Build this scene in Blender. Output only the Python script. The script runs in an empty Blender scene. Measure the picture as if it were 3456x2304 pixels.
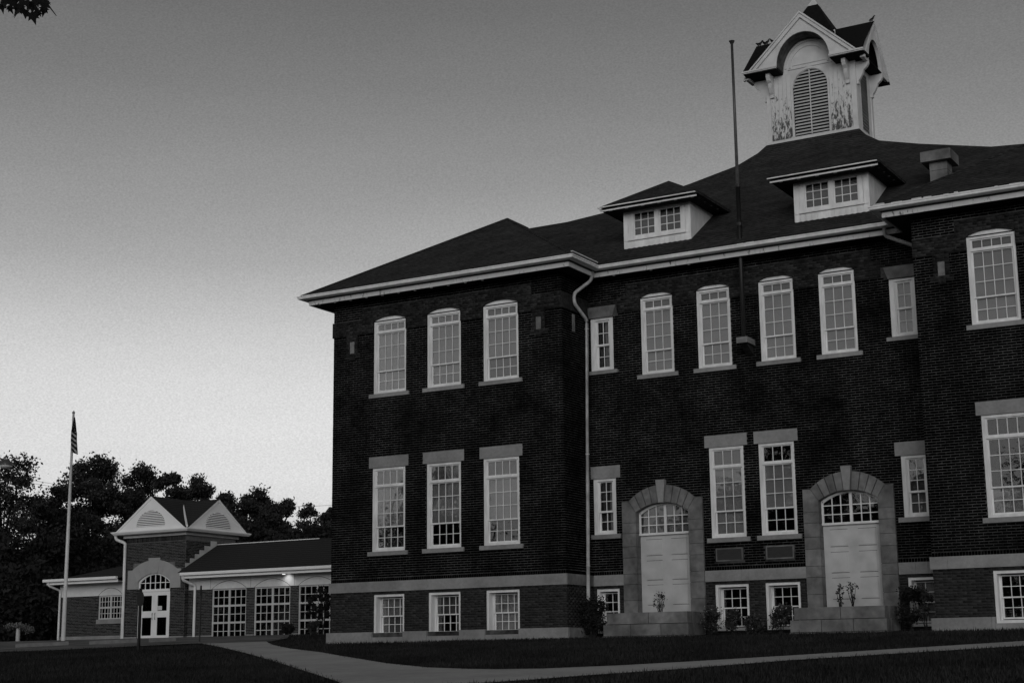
import bpy, bmesh, math, random
import numpy as np
from mathutils import Vector, Matrix
random.seed(7); rng = np.random.default_rng(7)
SC = bpy.context.scene
COL = SC.collection
R = math.radians

# ---------------------------------------------------------------- camera, sky, sun, exposure
cd = bpy.data.cameras.new('camera'); cd.lens = 55.421; cd.sensor_width = 36.0; cd.clip_end = 2000; cd.clip_start = 0.1
CAM = bpy.data.objects.new('camera', cd); COL.objects.link(CAM)
CP = Vector((9.92, -37.2, -0.7316))
CR = Vector((0.862305, 0.50628, -0.01049)); CU = Vector((0.111108, -0.168949, 0.979342)); CF = Vector((-0.494049, 0.845658, 0.201937))
CAM.matrix_world = Matrix(((CR.x, CU.x, -CF.x, CP.x), (CR.y, CU.y, -CF.y, CP.y), (CR.z, CU.z, -CF.z, CP.z), (0, 0, 0, 1)))
SC.camera = CAM
FPX = 5320.4
def at(u, v, depth):                      # a point seen at photo pixel (u, v), depth metres ahead
    return CP + (CF + CR * ((u - 1728) / FPX) + CU * ((1152 - v) / FPX)) * depth

SC.view_settings.view_transform = 'Standard'; SC.view_settings.look = 'None'
SC.view_settings.exposure = 0.0; SC.view_settings.gamma = 1.0; SC.view_settings.use_curve_mapping = False
SUN_EL, SUN_AZ = R(14), R(24)             # low afterglow behind the camera, a little to the right
W = bpy.data.worlds.new('World'); SC.world = W; W.use_nodes = True
wn = W.node_tree; bg = wn.nodes['Background']; bg.inputs[1].default_value = 0.1
def wnode(t): return wn.nodes.new(t)
sky = wnode('ShaderNodeTexSky'); sky.sky_type = 'NISHITA'; sky.sun_disc = False
sky.sun_elevation = R(1.0); sky.sun_rotation = math.pi - SUN_AZ; sky.dust_density = 3.0
bw = wnode('ShaderNodeRGBToBW'); pw = wnode('ShaderNodeMath'); pw.operation = 'POWER'; pw.inputs[1].default_value = 0.5
tc = wnode('ShaderNodeTexCoord'); sx = wnode('ShaderNodeSeparateXYZ'); rp = wnode('ShaderNodeValToRGB')
er = rp.color_ramp; er.interpolation = 'EASE'
stops = [(0.0, 1.0), (.115, 1.0), (.174, .87), (.211, .73), (.249, .53), (.302, .385), (.355, .29), (.40, .225), (.57, .17), (1.0, .13)]
while len(er.elements) < len(stops): er.elements.new(.5)
for e, (p, v) in zip(er.elements, stops): e.position = p; e.color = (v, v, v, 1)
er.interpolation = 'LINEAR'
m1 = wnode('ShaderNodeMath'); m1.operation = 'MULTIPLY'; m2 = wnode('ShaderNodeMath'); m2.operation = 'MULTIPLY'; m2.inputs[1].default_value = 8.0
nz = wnode('ShaderNodeTexNoise'); nz.inputs['Scale'].default_value = 760; nz.inputs['Detail'].default_value = 1.5
mpn = wnode('ShaderNodeMapping'); mpn.inputs['Scale'].default_value = (1, 1, 1.8)
mr = wnode('ShaderNodeMapRange'); mr.inputs[1].default_value = .25; mr.inputs[2].default_value = .75; mr.inputs[3].default_value = .89; mr.inputs[4].default_value = 1.11
m3 = wnode('ShaderNodeMath'); m3.operation = 'MULTIPLY'
nz2 = wnode('ShaderNodeTexNoise'); nz2.inputs['Scale'].default_value = 3.2; nz2.inputs['Detail'].default_value = 4
mp2 = wnode('ShaderNodeMapping'); mp2.inputs['Scale'].default_value = (1, 1, 4.5); mr2 = wnode('ShaderNodeMapRange'); mr2.inputs[1].default_value = .25; mr2.inputs[2].default_value = .75; mr2.inputs[3].default_value = .93; mr2.inputs[4].default_value = 1.07
m4 = wnode('ShaderNodeMath'); m4.operation = 'MULTIPLY'
L = wn.links.new
L(sky.outputs[0], bw.inputs[0]); L(bw.outputs[0], pw.inputs[0]); L(tc.outputs['Generated'], sx.inputs[0]); L(sx.outputs[2], rp.inputs[0])
L(pw.outputs[0], m1.inputs[0]); L(rp.outputs[0], m1.inputs[1]); L(m1.outputs[0], m2.inputs[0])
L(tc.outputs['Generated'], mpn.inputs[0]); L(mpn.outputs[0], nz.inputs[0]); L(nz.outputs[0], mr.inputs[0]); L(m2.outputs[0], m3.inputs[0]); L(mr.outputs[0], m3.inputs[1]); L(tc.outputs['Generated'], mp2.inputs[0]); L(mp2.outputs[0], nz2.inputs[0]); L(nz2.outputs[0], mr2.inputs[0]); L(m3.outputs[0], m4.inputs[0]); L(mr2.outputs[0], m4.inputs[1]); L(m4.outputs[0], bg.inputs[0])
sd = bpy.data.lights.new('sun', 'SUN'); sd.energy = 0.95; sd.angle = R(40); sd.color = (1, 1, 1)
SUN = bpy.data.objects.new('sun', sd); COL.objects.link(SUN)
sdir = Vector((math.sin(SUN_AZ) * math.cos(SUN_EL), -math.cos(SUN_AZ) * math.cos(SUN_EL), math.sin(SUN_EL)))
SUN.rotation_euler = (-sdir).to_track_quat('-Z', 'Y').to_euler(); SUN.location = (20, -60, 40)

# ---------------------------------------------------------------- materials
def mat(name, g, rough=.8, spec=.3, var=0.0, scale=8.0, bump=0.0, bscale=60.0, tint=0.0, stain=0.0, sscale=1.2, rnd=0.0, zs=1.0, thi=None):
    m = bpy.data.materials.new(name); m.use_nodes = True; t = m.node_tree; b = t.nodes['Principled BSDF']
    b.inputs['Roughness'].default_value = rough; b.inputs['Specular IOR Level'].default_value = spec
    val = t.nodes.new('ShaderNodeValue'); val.outputs[0].default_value = g; cur = val.outputs[0]
    co = t.nodes.new('ShaderNodeTexCoord'); geo = t.nodes.new('ShaderNodeNewGeometry')
    mp = t.nodes.new('ShaderNodeMapping'); mp.inputs['Scale'].default_value = (1, 1, zs); t.links.new(geo.outputs['Position'], mp.inputs[0])
    def mul(src, lo, hi, a=.3, c=.7):
        nonlocal cur
        r = t.nodes.new('ShaderNodeMapRange'); r.inputs[1].default_value = a; r.inputs[2].default_value = c; r.inputs[3].default_value = lo; r.inputs[4].default_value = hi
        t.links.new(src, r.inputs[0]); k = t.nodes.new('ShaderNodeMath'); k.operation = 'MULTIPLY'
        t.links.new(cur, k.inputs[0]); t.links.new(r.outputs[0], k.inputs[1]); cur = k.outputs[0]
    if var:
        n = t.nodes.new('ShaderNodeTexNoise'); n.inputs['Scale'].default_value = scale; n.inputs['Detail'].default_value = 5; t.links.new(mp.outputs[0], n.inputs[0]); mul(n.outputs[0], 1 - var, 1 + var)
    if stain:
        n = t.nodes.new('ShaderNodeTexNoise'); n.inputs['Scale'].default_value = sscale; n.inputs['Detail'].default_value = 3; t.links.new(mp.outputs[0], n.inputs[0]); mul(n.outputs[0], 1 - stain, 1 + stain * .5)
    if tint:
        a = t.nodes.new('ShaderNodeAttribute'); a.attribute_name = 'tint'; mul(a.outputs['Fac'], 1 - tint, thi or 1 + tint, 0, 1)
    if rnd:
        oi = t.nodes.new('ShaderNodeObjectInfo'); mul(oi.outputs['Random'], 1 - rnd, 1 + rnd, 0, 1)
    t.links.new(cur, b.inputs['Base Color'])
    if bump:
        n = t.nodes.new('ShaderNodeTexNoise'); n.inputs['Scale'].default_value = bscale; n.inputs['Detail'].default_value = 6; t.links.new(mp.outputs[0], n.inputs[0])
        bn = t.nodes.new('ShaderNodeBump'); bn.inputs['Strength'].default_value = bump; bn.inputs['Distance'].default_value = .02
        t.links.new(n.outputs[0], bn.inputs['Height']); t.links.new(bn.outputs[0], b.inputs['Normal'])
    return m
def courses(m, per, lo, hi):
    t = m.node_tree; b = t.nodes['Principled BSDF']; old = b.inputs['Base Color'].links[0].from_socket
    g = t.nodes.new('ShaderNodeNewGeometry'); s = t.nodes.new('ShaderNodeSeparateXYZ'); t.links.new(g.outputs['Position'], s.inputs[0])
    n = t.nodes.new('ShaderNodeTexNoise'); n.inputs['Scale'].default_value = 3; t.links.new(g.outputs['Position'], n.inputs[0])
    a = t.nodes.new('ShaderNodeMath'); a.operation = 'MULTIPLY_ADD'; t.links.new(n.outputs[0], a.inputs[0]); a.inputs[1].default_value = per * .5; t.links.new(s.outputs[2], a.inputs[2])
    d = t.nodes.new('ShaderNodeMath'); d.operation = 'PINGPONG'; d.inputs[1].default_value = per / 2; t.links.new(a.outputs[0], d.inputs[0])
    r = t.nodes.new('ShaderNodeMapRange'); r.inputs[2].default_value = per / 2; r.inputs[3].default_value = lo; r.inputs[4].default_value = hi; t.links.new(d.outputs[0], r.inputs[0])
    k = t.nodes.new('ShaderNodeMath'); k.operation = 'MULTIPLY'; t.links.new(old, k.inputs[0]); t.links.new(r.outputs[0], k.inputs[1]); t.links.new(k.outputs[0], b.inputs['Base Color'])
M = {}
M['brick'] = mat('dark_brick', .002, .9, .02, var=.4, scale=14, tint=.85, thi=3.2, rnd=.3)
M['mortar'] = mat('mortar', .070, .95, .05, var=.55, scale=6, stain=.7, sscale=.9)
M['band'] = mat('dark_rough_brick', .024, .95, .15, var=.5, scale=9, tint=.6, bump=.6, bscale=25, stain=.4, sscale=2)
M['base_brick'] = mat('basement_brick', .028, .95, .15, var=.35, scale=9, tint=.45)
M['base_mortar'] = mat('basement_mortar', .042, .95, .1, var=.3, scale=5)
M['annex_brick'] = mat('annex_brick', .026, .95, .08, var=.3, scale=6, tint=.85)
M['annex_mortar'] = mat('annex_mortar', .15, .95, .1, var=.2)
M['stone'] = mat('limestone', .26, .9, .2, var=.10, scale=12, stain=.22, sscale=1.6, tint=.0, rnd=.09, bump=.25, bscale=40)
M['old_stone'] = mat('weathered_limestone', .17, .9, .2, var=.2, scale=7, stain=.5, sscale=1.4, rnd=.16, bump=.3, bscale=30)
M['white'] = mat('white_paint', .74, .55, .4, var=.08, scale=9, stain=.16, sscale=3.5, zs=.35)
M['annex_white'] = mat('annex_white_paint', .82, .5, .4, var=.04, scale=2)
M['belfry_white'] = mat('belfry_paint', .56, .6, .3, var=.06, scale=5, stain=.12, sscale=2)
M['dull_white'] = mat('dull_white_paint', .5, .6, .3, var=.06, scale=3, stain=.14, sscale=1.5)
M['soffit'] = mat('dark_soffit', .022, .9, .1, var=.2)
M['shingle'] = mat('asphalt_shingles', .030, .95, .12, var=.6, scale=7, bump=.7, bscale=12, stain=.35, sscale=1.1, zs=4)
M['annex_roof'] = mat('annex_shingles', .028, .95, .15, var=.3, scale=14, bump=.5, bscale=16, zs=3)
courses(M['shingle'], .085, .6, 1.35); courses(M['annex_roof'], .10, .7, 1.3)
M['slate'] = mat('black_slate', .008, .9, .1, var=.3, scale=10)
M['black_metal'] = mat('black_metal', .012, .5, .4, var=.2)
M['dark_metal'] = mat('dark_grey_metal', .06, .45, .5, var=.2)
M['pipe'] = mat('painted_pipe', .43, .55, .35, var=.18, scale=4, stain=.35, sscale=2)
M['pole'] = mat('pale_pole', .62, .45, .5, var=.08)
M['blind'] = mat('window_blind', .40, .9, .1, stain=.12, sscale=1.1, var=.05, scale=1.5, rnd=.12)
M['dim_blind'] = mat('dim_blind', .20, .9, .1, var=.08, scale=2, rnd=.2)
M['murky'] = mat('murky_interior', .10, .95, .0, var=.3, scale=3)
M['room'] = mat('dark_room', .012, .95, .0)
M['grey_concrete'] = mat('concrete', .37, .95, .15, var=.10, scale=6, stain=.18, sscale=.7, bump=.2, bscale=50)
M['asphalt'] = mat('asphalt', .13, .95, .15, var=.4, scale=1.6, stain=.4, sscale=.5, bump=.5, bscale=9)
M['soil'] = mat('lawn_ground', .012, 1, .05, var=.45, scale=5, stain=.4, sscale=.6, bump=.6, bscale=14)
M['grass'] = mat('grass_blades', .021, .9, .15, tint=.8, stain=.5, sscale=.5)
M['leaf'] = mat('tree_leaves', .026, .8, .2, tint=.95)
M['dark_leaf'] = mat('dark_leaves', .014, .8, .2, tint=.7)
M['bush_leaf'] = mat('shrub_leaves', .03, .7, .3, tint=.85)
M['flower'] = mat('pale_flowers', .40, .8, .2, tint=.4)
M['pale_leaf'] = mat('pale_leaves', .13, .8, .2, tint=.7)
M['bark'] = mat('bark', .02, .95, .1, var=.3)
M['black_leaf'] = mat('black_maple_leaves', .012, .8, .1, rnd=.3)
M['flag'] = mat('flag_cloth', .17, .8, .1, tint=1.0)
M['bronze'] = mat('dark_plaque', .022, .6, .4, var=.35, scale=10, zs=6)
M['dark_paint'] = mat('dark_mottled_paint', .10, .9, .1, var=.5, scale=5, stain=.5, sscale=2)  # uneven dark tone; on the belfry arch it stands for shade
M['joint_shade'] = mat('dark_joint_and_shade', .05, .9, .1)
M['annex_stone'] = mat('smooth_cast_stone', .33, .9, .2, var=.06, scale=4, rnd=.06)
M['stop'] = mat('worn_concrete', .17, .95, .1, var=.2, scale=5)
M['panel'] = mat('pale_panel', .66, .8, .2, var=.05, stain=.12, sscale=1.2)
M['paper'] = mat('paper', .6, .8, .2)
M['lens'] = mat('lamp_lens', .6, .4, .4)

def glass():
    m = bpy.data.materials.new('window_glass'); m.use_nodes = True; t = m.node_tree; t.nodes.clear()
    o = t.nodes.new('ShaderNodeOutputMaterial'); mx = t.nodes.new('ShaderNodeMixShader'); tr = t.nodes.new('ShaderNodeBsdfTransparent'); gl = t.nodes.new('ShaderNodeBsdfGlossy'); fr = t.nodes.new('ShaderNodeFresnel')
    tr.inputs[0].default_value = (.82, .82, .82, 1); gl.inputs['Roughness'].default_value = .02; gl.inputs[0].default_value = (.9, .9, .9, 1); fr.inputs[0].default_value = 1.62
    g = t.nodes.new('ShaderNodeNewGeometry'); n = t.nodes.new('ShaderNodeTexNoise'); n.inputs['Scale'].default_value = 2.2; b = t.nodes.new('ShaderNodeBump'); b.inputs['Strength'].default_value = .06; b.inputs['Distance'].default_value = .05
    t.links.new(g.outputs['Position'], n.inputs[0]); t.links.new(n.outputs[0], b.inputs['Height']); t.links.new(b.outputs[0], gl.inputs['Normal'])
    t.links.new(fr.outputs[0], mx.inputs[0]); t.links.new(tr.outputs[0], mx.inputs[1]); t.links.new(gl.outputs[0], mx.inputs[2]); t.links.new(mx.outputs[0], o.inputs[0])
    return m
M['glass'] = glass()
def peeling(name, z0, z1):
    m = mat(name, .56, .6, .3, var=.06, scale=6); t = m.node_tree; b = t.nodes['Principled BSDF']
    old = b.inputs['Base Color'].links[0].from_socket
    g = t.nodes.new('ShaderNodeNewGeometry'); mp = t.nodes.new('ShaderNodeMapping'); mp.inputs['Scale'].default_value = (8, 8, 2.6); t.links.new(g.outputs['Position'], mp.inputs[0])
    n = t.nodes.new('ShaderNodeTexNoise'); n.inputs['Scale'].default_value = 1.3; n.inputs['Detail'].default_value = 8; n.inputs['Roughness'].default_value = .78; t.links.new(mp.outputs[0], n.inputs[0])
    s = t.nodes.new('ShaderNodeSeparateXYZ'); t.links.new(g.outputs['Position'], s.inputs[0])
    r = t.nodes.new('ShaderNodeMapRange'); r.inputs[1].default_value = z0; r.inputs[2].default_value = z1; r.inputs[3].default_value = .11; r.inputs[4].default_value = -.06; t.links.new(s.outputs[2], r.inputs[0])
    a = t.nodes.new('ShaderNodeMath'); a.operation = 'ADD'; t.links.new(n.outputs[0], a.inputs[0]); t.links.new(r.outputs[0], a.inputs[1])
    cr = t.nodes.new('ShaderNodeMapRange'); cr.inputs[1].default_value = .55; cr.inputs[2].default_value = .60; t.links.new(a.outputs[0], cr.inputs[0])
    mx = t.nodes.new('ShaderNodeMix'); mx.data_type = 'FLOAT'; t.links.new(cr.outputs[0], mx.inputs[0]); t.links.new(old, mx.inputs[2]); mx.inputs[3].default_value = .06
    t.links.new(mx.outputs[0], b.inputs['Base Color']); return m
M['peel'] = peeling('peeling_white_boards', 15.3, 17.3)
M['peel_trim'] = peeling('flaking_trim', -50, 24)

# ---------------------------------------------------------------- mesh helpers
class MB:
    def __init__(s): s.v = []; s.f = []; s.t = []
    def poly(s, pts, t=.5):
        i = len(s.v); s.v += [tuple(p) for p in pts]; s.f.append(tuple(range(i, i + len(pts)))); s.t.append(t)
    def box(s, x0, x1, y0, y1, z0, z1, t=.5):
        i = len(s.v); s.v += [(x0, y0, z0), (x1, y0, z0), (x1, y1, z0), (x0, y1, z0), (x0, y0, z1), (x1, y0, z1), (x1, y1, z1), (x0, y1, z1)]
        for q in ((0, 1, 5, 4), (1, 2, 6, 5), (2, 3, 7, 6), (3, 0, 4, 7), (4, 5, 6, 7), (3, 2, 1, 0)): s.f.append(tuple(i + k for k in q)); s.t.append(t)
        return s
    def prism(s, pts, d0, d1, axis='y', t=.5):            # 2-D outline (a, z) pushed along an axis; ccw seen from -y / +x
        n = len(pts); i = len(s.v)
        if axis == 'y': A = [(a, d0, b) for a, b in pts]; B = [(a, d1, b) for a, b in pts]
        elif axis == 'x': A = [(d0, a, b) for a, b in pts]; B = [(d1, a, b) for a, b in pts]
        else: A = [(a, b, d0) for a, b in pts]; B = [(a, b, d1) for a, b in pts]
        s.v += A + B; s.f.append(tuple(range(i, i + n))); s.f.append(tuple(range(i + 2 * n - 1, i + n - 1, -1)))
        for k in range(n): k2 = (k + 1) % n; s.f.append((i + k, i + n + k, i + n + k2, i + k2))
        s.t += [t] * (n + 2); return s
    def tube(s, pts, r, n=8, r2=None, cap=True, t=.5):
        P = [Vector(p) for p in pts]; i0 = len(s.v); m = len(P)
        for k, p in enumerate(P):
            d = (P[min(k + 1, m - 1)] - P[max(k - 1, 0)]).normalized()
            a = d.cross(Vector((0, 0, 1))); a = a.normalized() if a.length > 1e-3 else Vector((1, 0, 0)); b = d.cross(a)
            rr = r if r2 is None else r + (r2 - r) * k / (m - 1)
            for j in range(n):
                w = 2 * math.pi * j / n; s.v.append(tuple(p + a * (rr * math.cos(w)) + b * (rr * math.sin(w))))
        for k in range(m - 1):
            for j in range(n):
                j2 = (j + 1) % n; s.f.append((i0 + k * n + j, i0 + k * n + j2, i0 + (k + 1) * n + j2, i0 + (k + 1) * n + j)); s.t.append(t)
        if cap: s.f.append(tuple(i0 + j for j in range(n))); s.f.append(tuple(i0 + (m - 1) * n + j for j in reversed(range(n)))); s.t += [t, t]
        return s
    def mesh(s, name, m, smooth=False):
        me = bpy.data.meshes.new(name); me.from_pydata(s.v, [], s.f); me.materials.append(m)
        a = me.attributes.new('tint', 'FLOAT', 'FACE'); a.data.foreach_set('value', np.array(s.t, dtype=np.float32))
        if smooth: me.polygons.foreach_set('use_smooth', np.ones(len(s.f), dtype=bool))
        me.update(); return me
def npmesh(name, V, Fc, T, m):                            # quads or tris as arrays
    me = bpy.data.meshes.new(name); k = Fc.shape[1]; nf = len(Fc)
    me.vertices.add(len(V)); me.vertices.foreach_set('co', V.astype(np.float32).ravel())
    me.loops.add(nf * k); me.loops.foreach_set('vertex_index', Fc.astype(np.int32).ravel())
    me.polygons.add(nf); me.polygons.foreach_set('loop_start', np.arange(0, nf * k, k, dtype=np.int32))
    a = me.attributes.new('tint', 'FLOAT', 'FACE'); a.data.foreach_set('value', T.astype(np.float32))
    me.materials.append(m); me.update(calc_edges=True); return me
def thing(name, label, cat, loc=(0, 0, 0), group=None):
    o = bpy.data.objects.new(name, None); COL.objects.link(o); o.location = loc; o.empty_display_size = .3
    o['label'] = label; o['category'] = cat
    if group: o['group'] = group
    return o
def add(me, name, parent=None, loc=(0, 0, 0), kind=None, label=None, smooth=None):
    o = bpy.data.objects.new(name, me); COL.objects.link(o); l = Vector(loc)
    if parent is not None:
        o.parent = parent
        if parent.parent is None: l = l - parent.location
    o.location = l
    if kind: o['kind'] = kind
    if label: o['label'] = label
    return o
def tag(o, label, cat, group=None):
    o['label'] = label; o['category'] = cat
    if group: o['group'] = group
    return o
def bx(name, parent, m, *b, **k): return add(MB().box(*b).mesh(name, m), name, parent, **k)

# ---------------------------------------------------------------- ground
def gz(x, y):
    if y < 0: return max(.06 * y, -2.7)
    return min(.055 * y, .5) + max(0, min(y, 45) - 9.1) * .012 + max(0, min(y, 160) - 45) * .085
def gzv(y): return np.where(y < 0, np.maximum(.06 * y, -2.7), np.minimum(.055 * y, .5) + np.maximum(0, np.minimum(y, 45) - 9.1) * .012 + np.maximum(0, np.minimum(y, 160) - 45) * .085)
def sheet(name, poly, m, lift):                           # a ground polygon, cut into strips so that it follows the slope
    bm = bmesh.new(); vs = [bm.verts.new((x, y, 0)) for x, y in poly]; bm.faces.new(vs)
    for yy in [-45, -30, -20, -15, -10, -6, -3, 0, 3, 6, 9.1, 14, 20, 45, 160]:
        bmesh.ops.bisect_plane(bm, geom=bm.verts[:] + bm.edges[:] + bm.faces[:], plane_co=(0, yy, 0), plane_no=(0, 1, 0))
    bmesh.ops.triangulate(bm, faces=bm.faces[:])
    for v in bm.verts: v.co.z = gz(v.co.x, v.co.y) + lift
    for f in bm.faces:
        if f.normal.z < 0: f.normal_flip()
    me = bpy.data.meshes.new(name); bm.to_mesh(me); bm.free(); me.materials.append(m); return add(me, name, kind='structure')
sheet('ground', [(-900, -400), (700, -400), (700, 900), (-900, 900)], M['soil'], -.03)
PATH = [(8, 1.0), (2.85, -5.86), (1.13, -7.9), (-.46, -9.82), (-1.78, -11.3), (-2.6, -12.1), (-3.82, -12.8), (-4.7, -12.85), (-5.44, -12.65), (-6.66, -12.1), (-8.61, -10.6), (-12.14, -7.38), (-14.03, -5.6), (-16.9, -3.2), (-19.6, -.6), (-23.0, 3.2),
        (-26.0, 4.0), (-24.3, 1.7), (-20.06, -2.14), (-15.78, -6.14), (-11.61, -10.2), (-8.36, -13.4), (-5.85, -15.88), (-5.0, -17.4), (-4.0, -17.2), (-3.11, -16.3), (-2.5, -15.5), (-2.08, -14.72), (-.96, -13.22), (.08, -11.26), (1.6, -9.48), (3.24, -7.62), (9, -1.0)]
sheet('footpath', PATH, M['grey_concrete'], .004)
LOT = [(-22.0, 2.3), (-23.5, 5), (-31.0, 14.75), (-31.0, 15.4), (-60, 15.4), (-75, 24), (-90, 24), (-75, -1.5), (-40, -2.6), (-28, -1.6), (-25.0, 1.6)]
sheet('parking_lot', LOT, M['asphalt'], .008)
def inside(px, py, poly):
    r = np.zeros(len(px), bool); j = len(poly) - 1
    for i in range(len(poly)):
        xi, yi = poly[i]; xj, yj = poly[j]
        c = ((yi > py) != (yj > py)) & (px < (xj - xi) * (py - yi) / (yj - yi + 1e-12) + xi); r ^= c; j = i
    return r
def grass(n, x0, x1, y0, y1, h0, h1):
    x = rng.uniform(x0, x1, n); y = rng.uniform(y0, y1, n)
    jx, jy = x + rng.normal(0, .06, n), y + rng.normal(0, .06, n); k = ~inside(jx, jy, PATH) & ~inside(x + rng.normal(0, .25, n), y + rng.normal(0, .25, n), LOT)
    d = np.stack([x - CP.x, y - CP.y], 1); c = d[:, 0] * -.504 + d[:, 1] * .864; a = d[:, 0] * .864 + d[:, 1] * .504
    k &= (np.abs(a / c) < .37) & ~((y > -.15) & (x > -18.2) & (x < 8)) & ~((y > 15) & (x < -20))
    x = x[k]; y = y[k]; n = len(x); th = rng.uniform(0, 6.283, n); h = rng.uniform(h0, h1, n); w = rng.uniform(.006, .014, n); z = gzv(y) - .03
    lx = rng.normal(0, .35, n) * h; ly = rng.normal(0, .35, n) * h
    A = np.stack([x - np.cos(th) * w, y - np.sin(th) * w, z], 1); B = np.stack([x + np.cos(th) * w, y + np.sin(th) * w, z], 1); C = np.stack([x + lx, y + ly, z + .03 + h], 1)
    V = np.stack([A, B, C], 1).reshape(-1, 3); return V, rng.random(n)
gv, gt = [], []
for args in ((120000, -14, 5, -17.5, 0.0, .02, .05), (70000, -32, -8, -16, 0, .02, .055), (30000, -34, -17, 0, 15, .02, .05), (9000, -32, 5, -17, 0, .06, .11)):
    V, T = grass(*args); gv.append(V); gt.append(T)
V = np.concatenate(gv); T = np.concatenate(gt)
add(npmesh('grass', V, np.arange(len(V)).reshape(-1, 3), T, M['grass']), 'grass', kind='stuff')

# ---------------------------------------------------------------- the school
XL, XR, XC, XE = -17.98, -10.23, -.44, 7.31               # left wing, recess between XR and XC, right wing
D = 1.543                                                   # depth of the recess
school = thing('school_building', 'tall dark brick school with rows of white windows, wide eaves and a louvred belfry', 'school', (-5.48, 8, 0))

CH, BL, JT = .0667, .213, .015
def cut(intervals, a, b):
    out = []
    for p, q in intervals:
        if b <= p or a >= q: out.append((p, q)); continue
        if a > p: out.append((p, a))
        if b < q: out.append((b, q))
    return out
def bricks(u0, u1, z0, z1, holes, seed=0, vertical=False):
    """[(ua, ub, za, zb)] running bond with holes [(u0, u1, z0, z1)] cut out"""
    out = []; k0 = int(math.floor(z0 / CH + 1e-6))
    k = k0
    while k * CH < z1 - .012:
        za, zb = max(z0, k * CH) + JT * .6, min(z1, (k + 1) * CH) - JT * .6
        k += 1
        if zb - za < .012: continue
        zm = (za + zb) / 2; iv = [(u0, u1)]
        for a, b, c, d in holes:
            if c < zm < d: iv = cut(iv, a, b)
        off = (k % 2) * BL / 2 + seed * .05
        for p, q in iv:
            n = int(math.floor((p - off) / BL))
            while off + n * BL < q:
                a, b = max(p, off + n * BL + JT * .42), min(q, off + (n + 1) * BL - JT * .42); n += 1
                if b - a > .03: out.append((a, b, za, zb))
    return out
def brick_mesh(name, lst, m, plane, pos, proud):          # plane 'y': faces -y; '+x': faces +x
    L_ = np.array(lst); n = len(L_); a, b, c, d = L_.T
    j = rng.normal(0, .0015, n); p = np.full(n, pos)
    if plane == 'y': f = p - proud + j; V = [(a, p, c), (b, p, c), (b, p, d), (a, p, d), (a, f, c), (b, f, c), (b, f, d), (a, f, d)]
    else: f = p + proud + j; V = [(p, a, c), (p, b, c), (p, b, d), (p, a, d), (f, a, c), (f, b, c), (f, b, d), (f, a, d)]
    V = np.stack([np.stack(q, 1) for q in V], 1).reshape(-1, 3)
    q = np.array([[4, 5, 6, 7], [0, 1, 5, 4], [1, 2, 6, 5], [2, 3, 7, 6], [3, 0, 4, 7]])
    Fc = (np.arange(n)[:, None, None] * 8 + q[None]).reshape(-1, 4); T = np.repeat(np.where(rng.random(n) < .06, rng.uniform(.7, 1, n), rng.random(n) * .35), 5) if m is M['brick'] else np.repeat(rng.random(n), 5)
    return npmesh(name, V, Fc, T, m)
def backing(mb, u0, u1, z0, z1, holes, plane, pos):       # a wall face with rectangular holes
    us = sorted({u0, u1, *[min(max(h[i], u0), u1) for h in holes for i in (0, 1)]}); zs = sorted({z0, z1, *[min(max(h[i], z0), z1) for h in holes for i in (2, 3)]})
    for a, b in zip(us, us[1:]):
        run = None
        for c, d in list(zip(zs, zs[1:])) + [(None, None)]:
            solid = c is not None and not any(h[0] < (a + b) / 2 < h[1] and h[2] < (c + d) / 2 < h[3] for h in holes)
            if solid: run = (run[0], d) if run else (c, d)
            elif run:
                c0, d0 = run; run = None
                if plane == 'y': mb.poly([(a, pos, c0), (b, pos, c0), (b, pos, d0), (a, pos, d0)])
                elif plane == '+x': mb.poly([(pos, a, c0), (pos, b, c0), (pos, b, d0), (pos, a, d0)])
                else: mb.poly([(pos, b, c0), (pos, a, c0), (pos, a, d0), (pos, b, d0)])

# window rows (centre, width)
ZG, PLT, WTB, WTT, ROW = 0.0, .275, 1.40, 1.688, 1.79
US, USP, UAP = 7.098, 9.273, 9.395
LS, LH, LT = 2.531, 4.935, 5.253
EAVE = 9.93
WING = 1.155
up_l = [(-15.953, WING), (-14.074, WING), (-12.182, WING)]; lo_l = [(-15.968, WING), (-14.09, WING), (-12.204, WING)]; ba_l = [(-15.942, 1.06), (-14.074, 1.06), (-12.189, 1.06)]
up_r = [(1.445, WING), (3.33, WING), (5.215, WING)]; lo_r = [(1.50, WING), (3.385, WING), (5.27, WING)]; ba_r = [(1.475, 1.06), (3.36, 1.06), (5.245, 1.06)]
up_c = [(-8.08, .985), (-6.388, .985), (-4.584, .985), (-2.914, .985)]; lo_c = [(-6.177, .99), (-4.772, .99)]; ba_c = [(-6.157, .945), (-4.757, .945)]
na_u = [(-9.788, .72), (-1.178, .72)]; na_l = [(-9.807, .705), (-1.145, .705)]; na_b = [(-9.77, .70), (-1.15, .70)]
D1, D2 = -8.07, -2.895
def H(lst, z0, z1): return [(c - w / 2, c + w / 2, z0, z1) for c, w in lst]
holes_l = H(up_l, US, UAP + .01) + H(lo_l, LS, LH) + H(ba_l, .13, 1.322)
holes_r = H(up_r, US, UAP + .01) + H(lo_r, LS, LH) + H(ba_r, .13, 1.322)
doors = []
for c in (D1, D2):
    doors += [(c - 1.17, c + 1.17, 0, 3.62), (c - .12, c + .12, 3.95, 4.16)]; R_ = (.98 ** 2 + .40 ** 2) / .80
    for k in range(7): z_ = 3.60 + .06 * k; h_ = math.sqrt(max(.01, R_ ** 2 - (z_ + .06 - 4.04 + R_) ** 2)) - .01; doors.append((c - h_, c + h_, z_, z_ + .0601))
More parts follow.
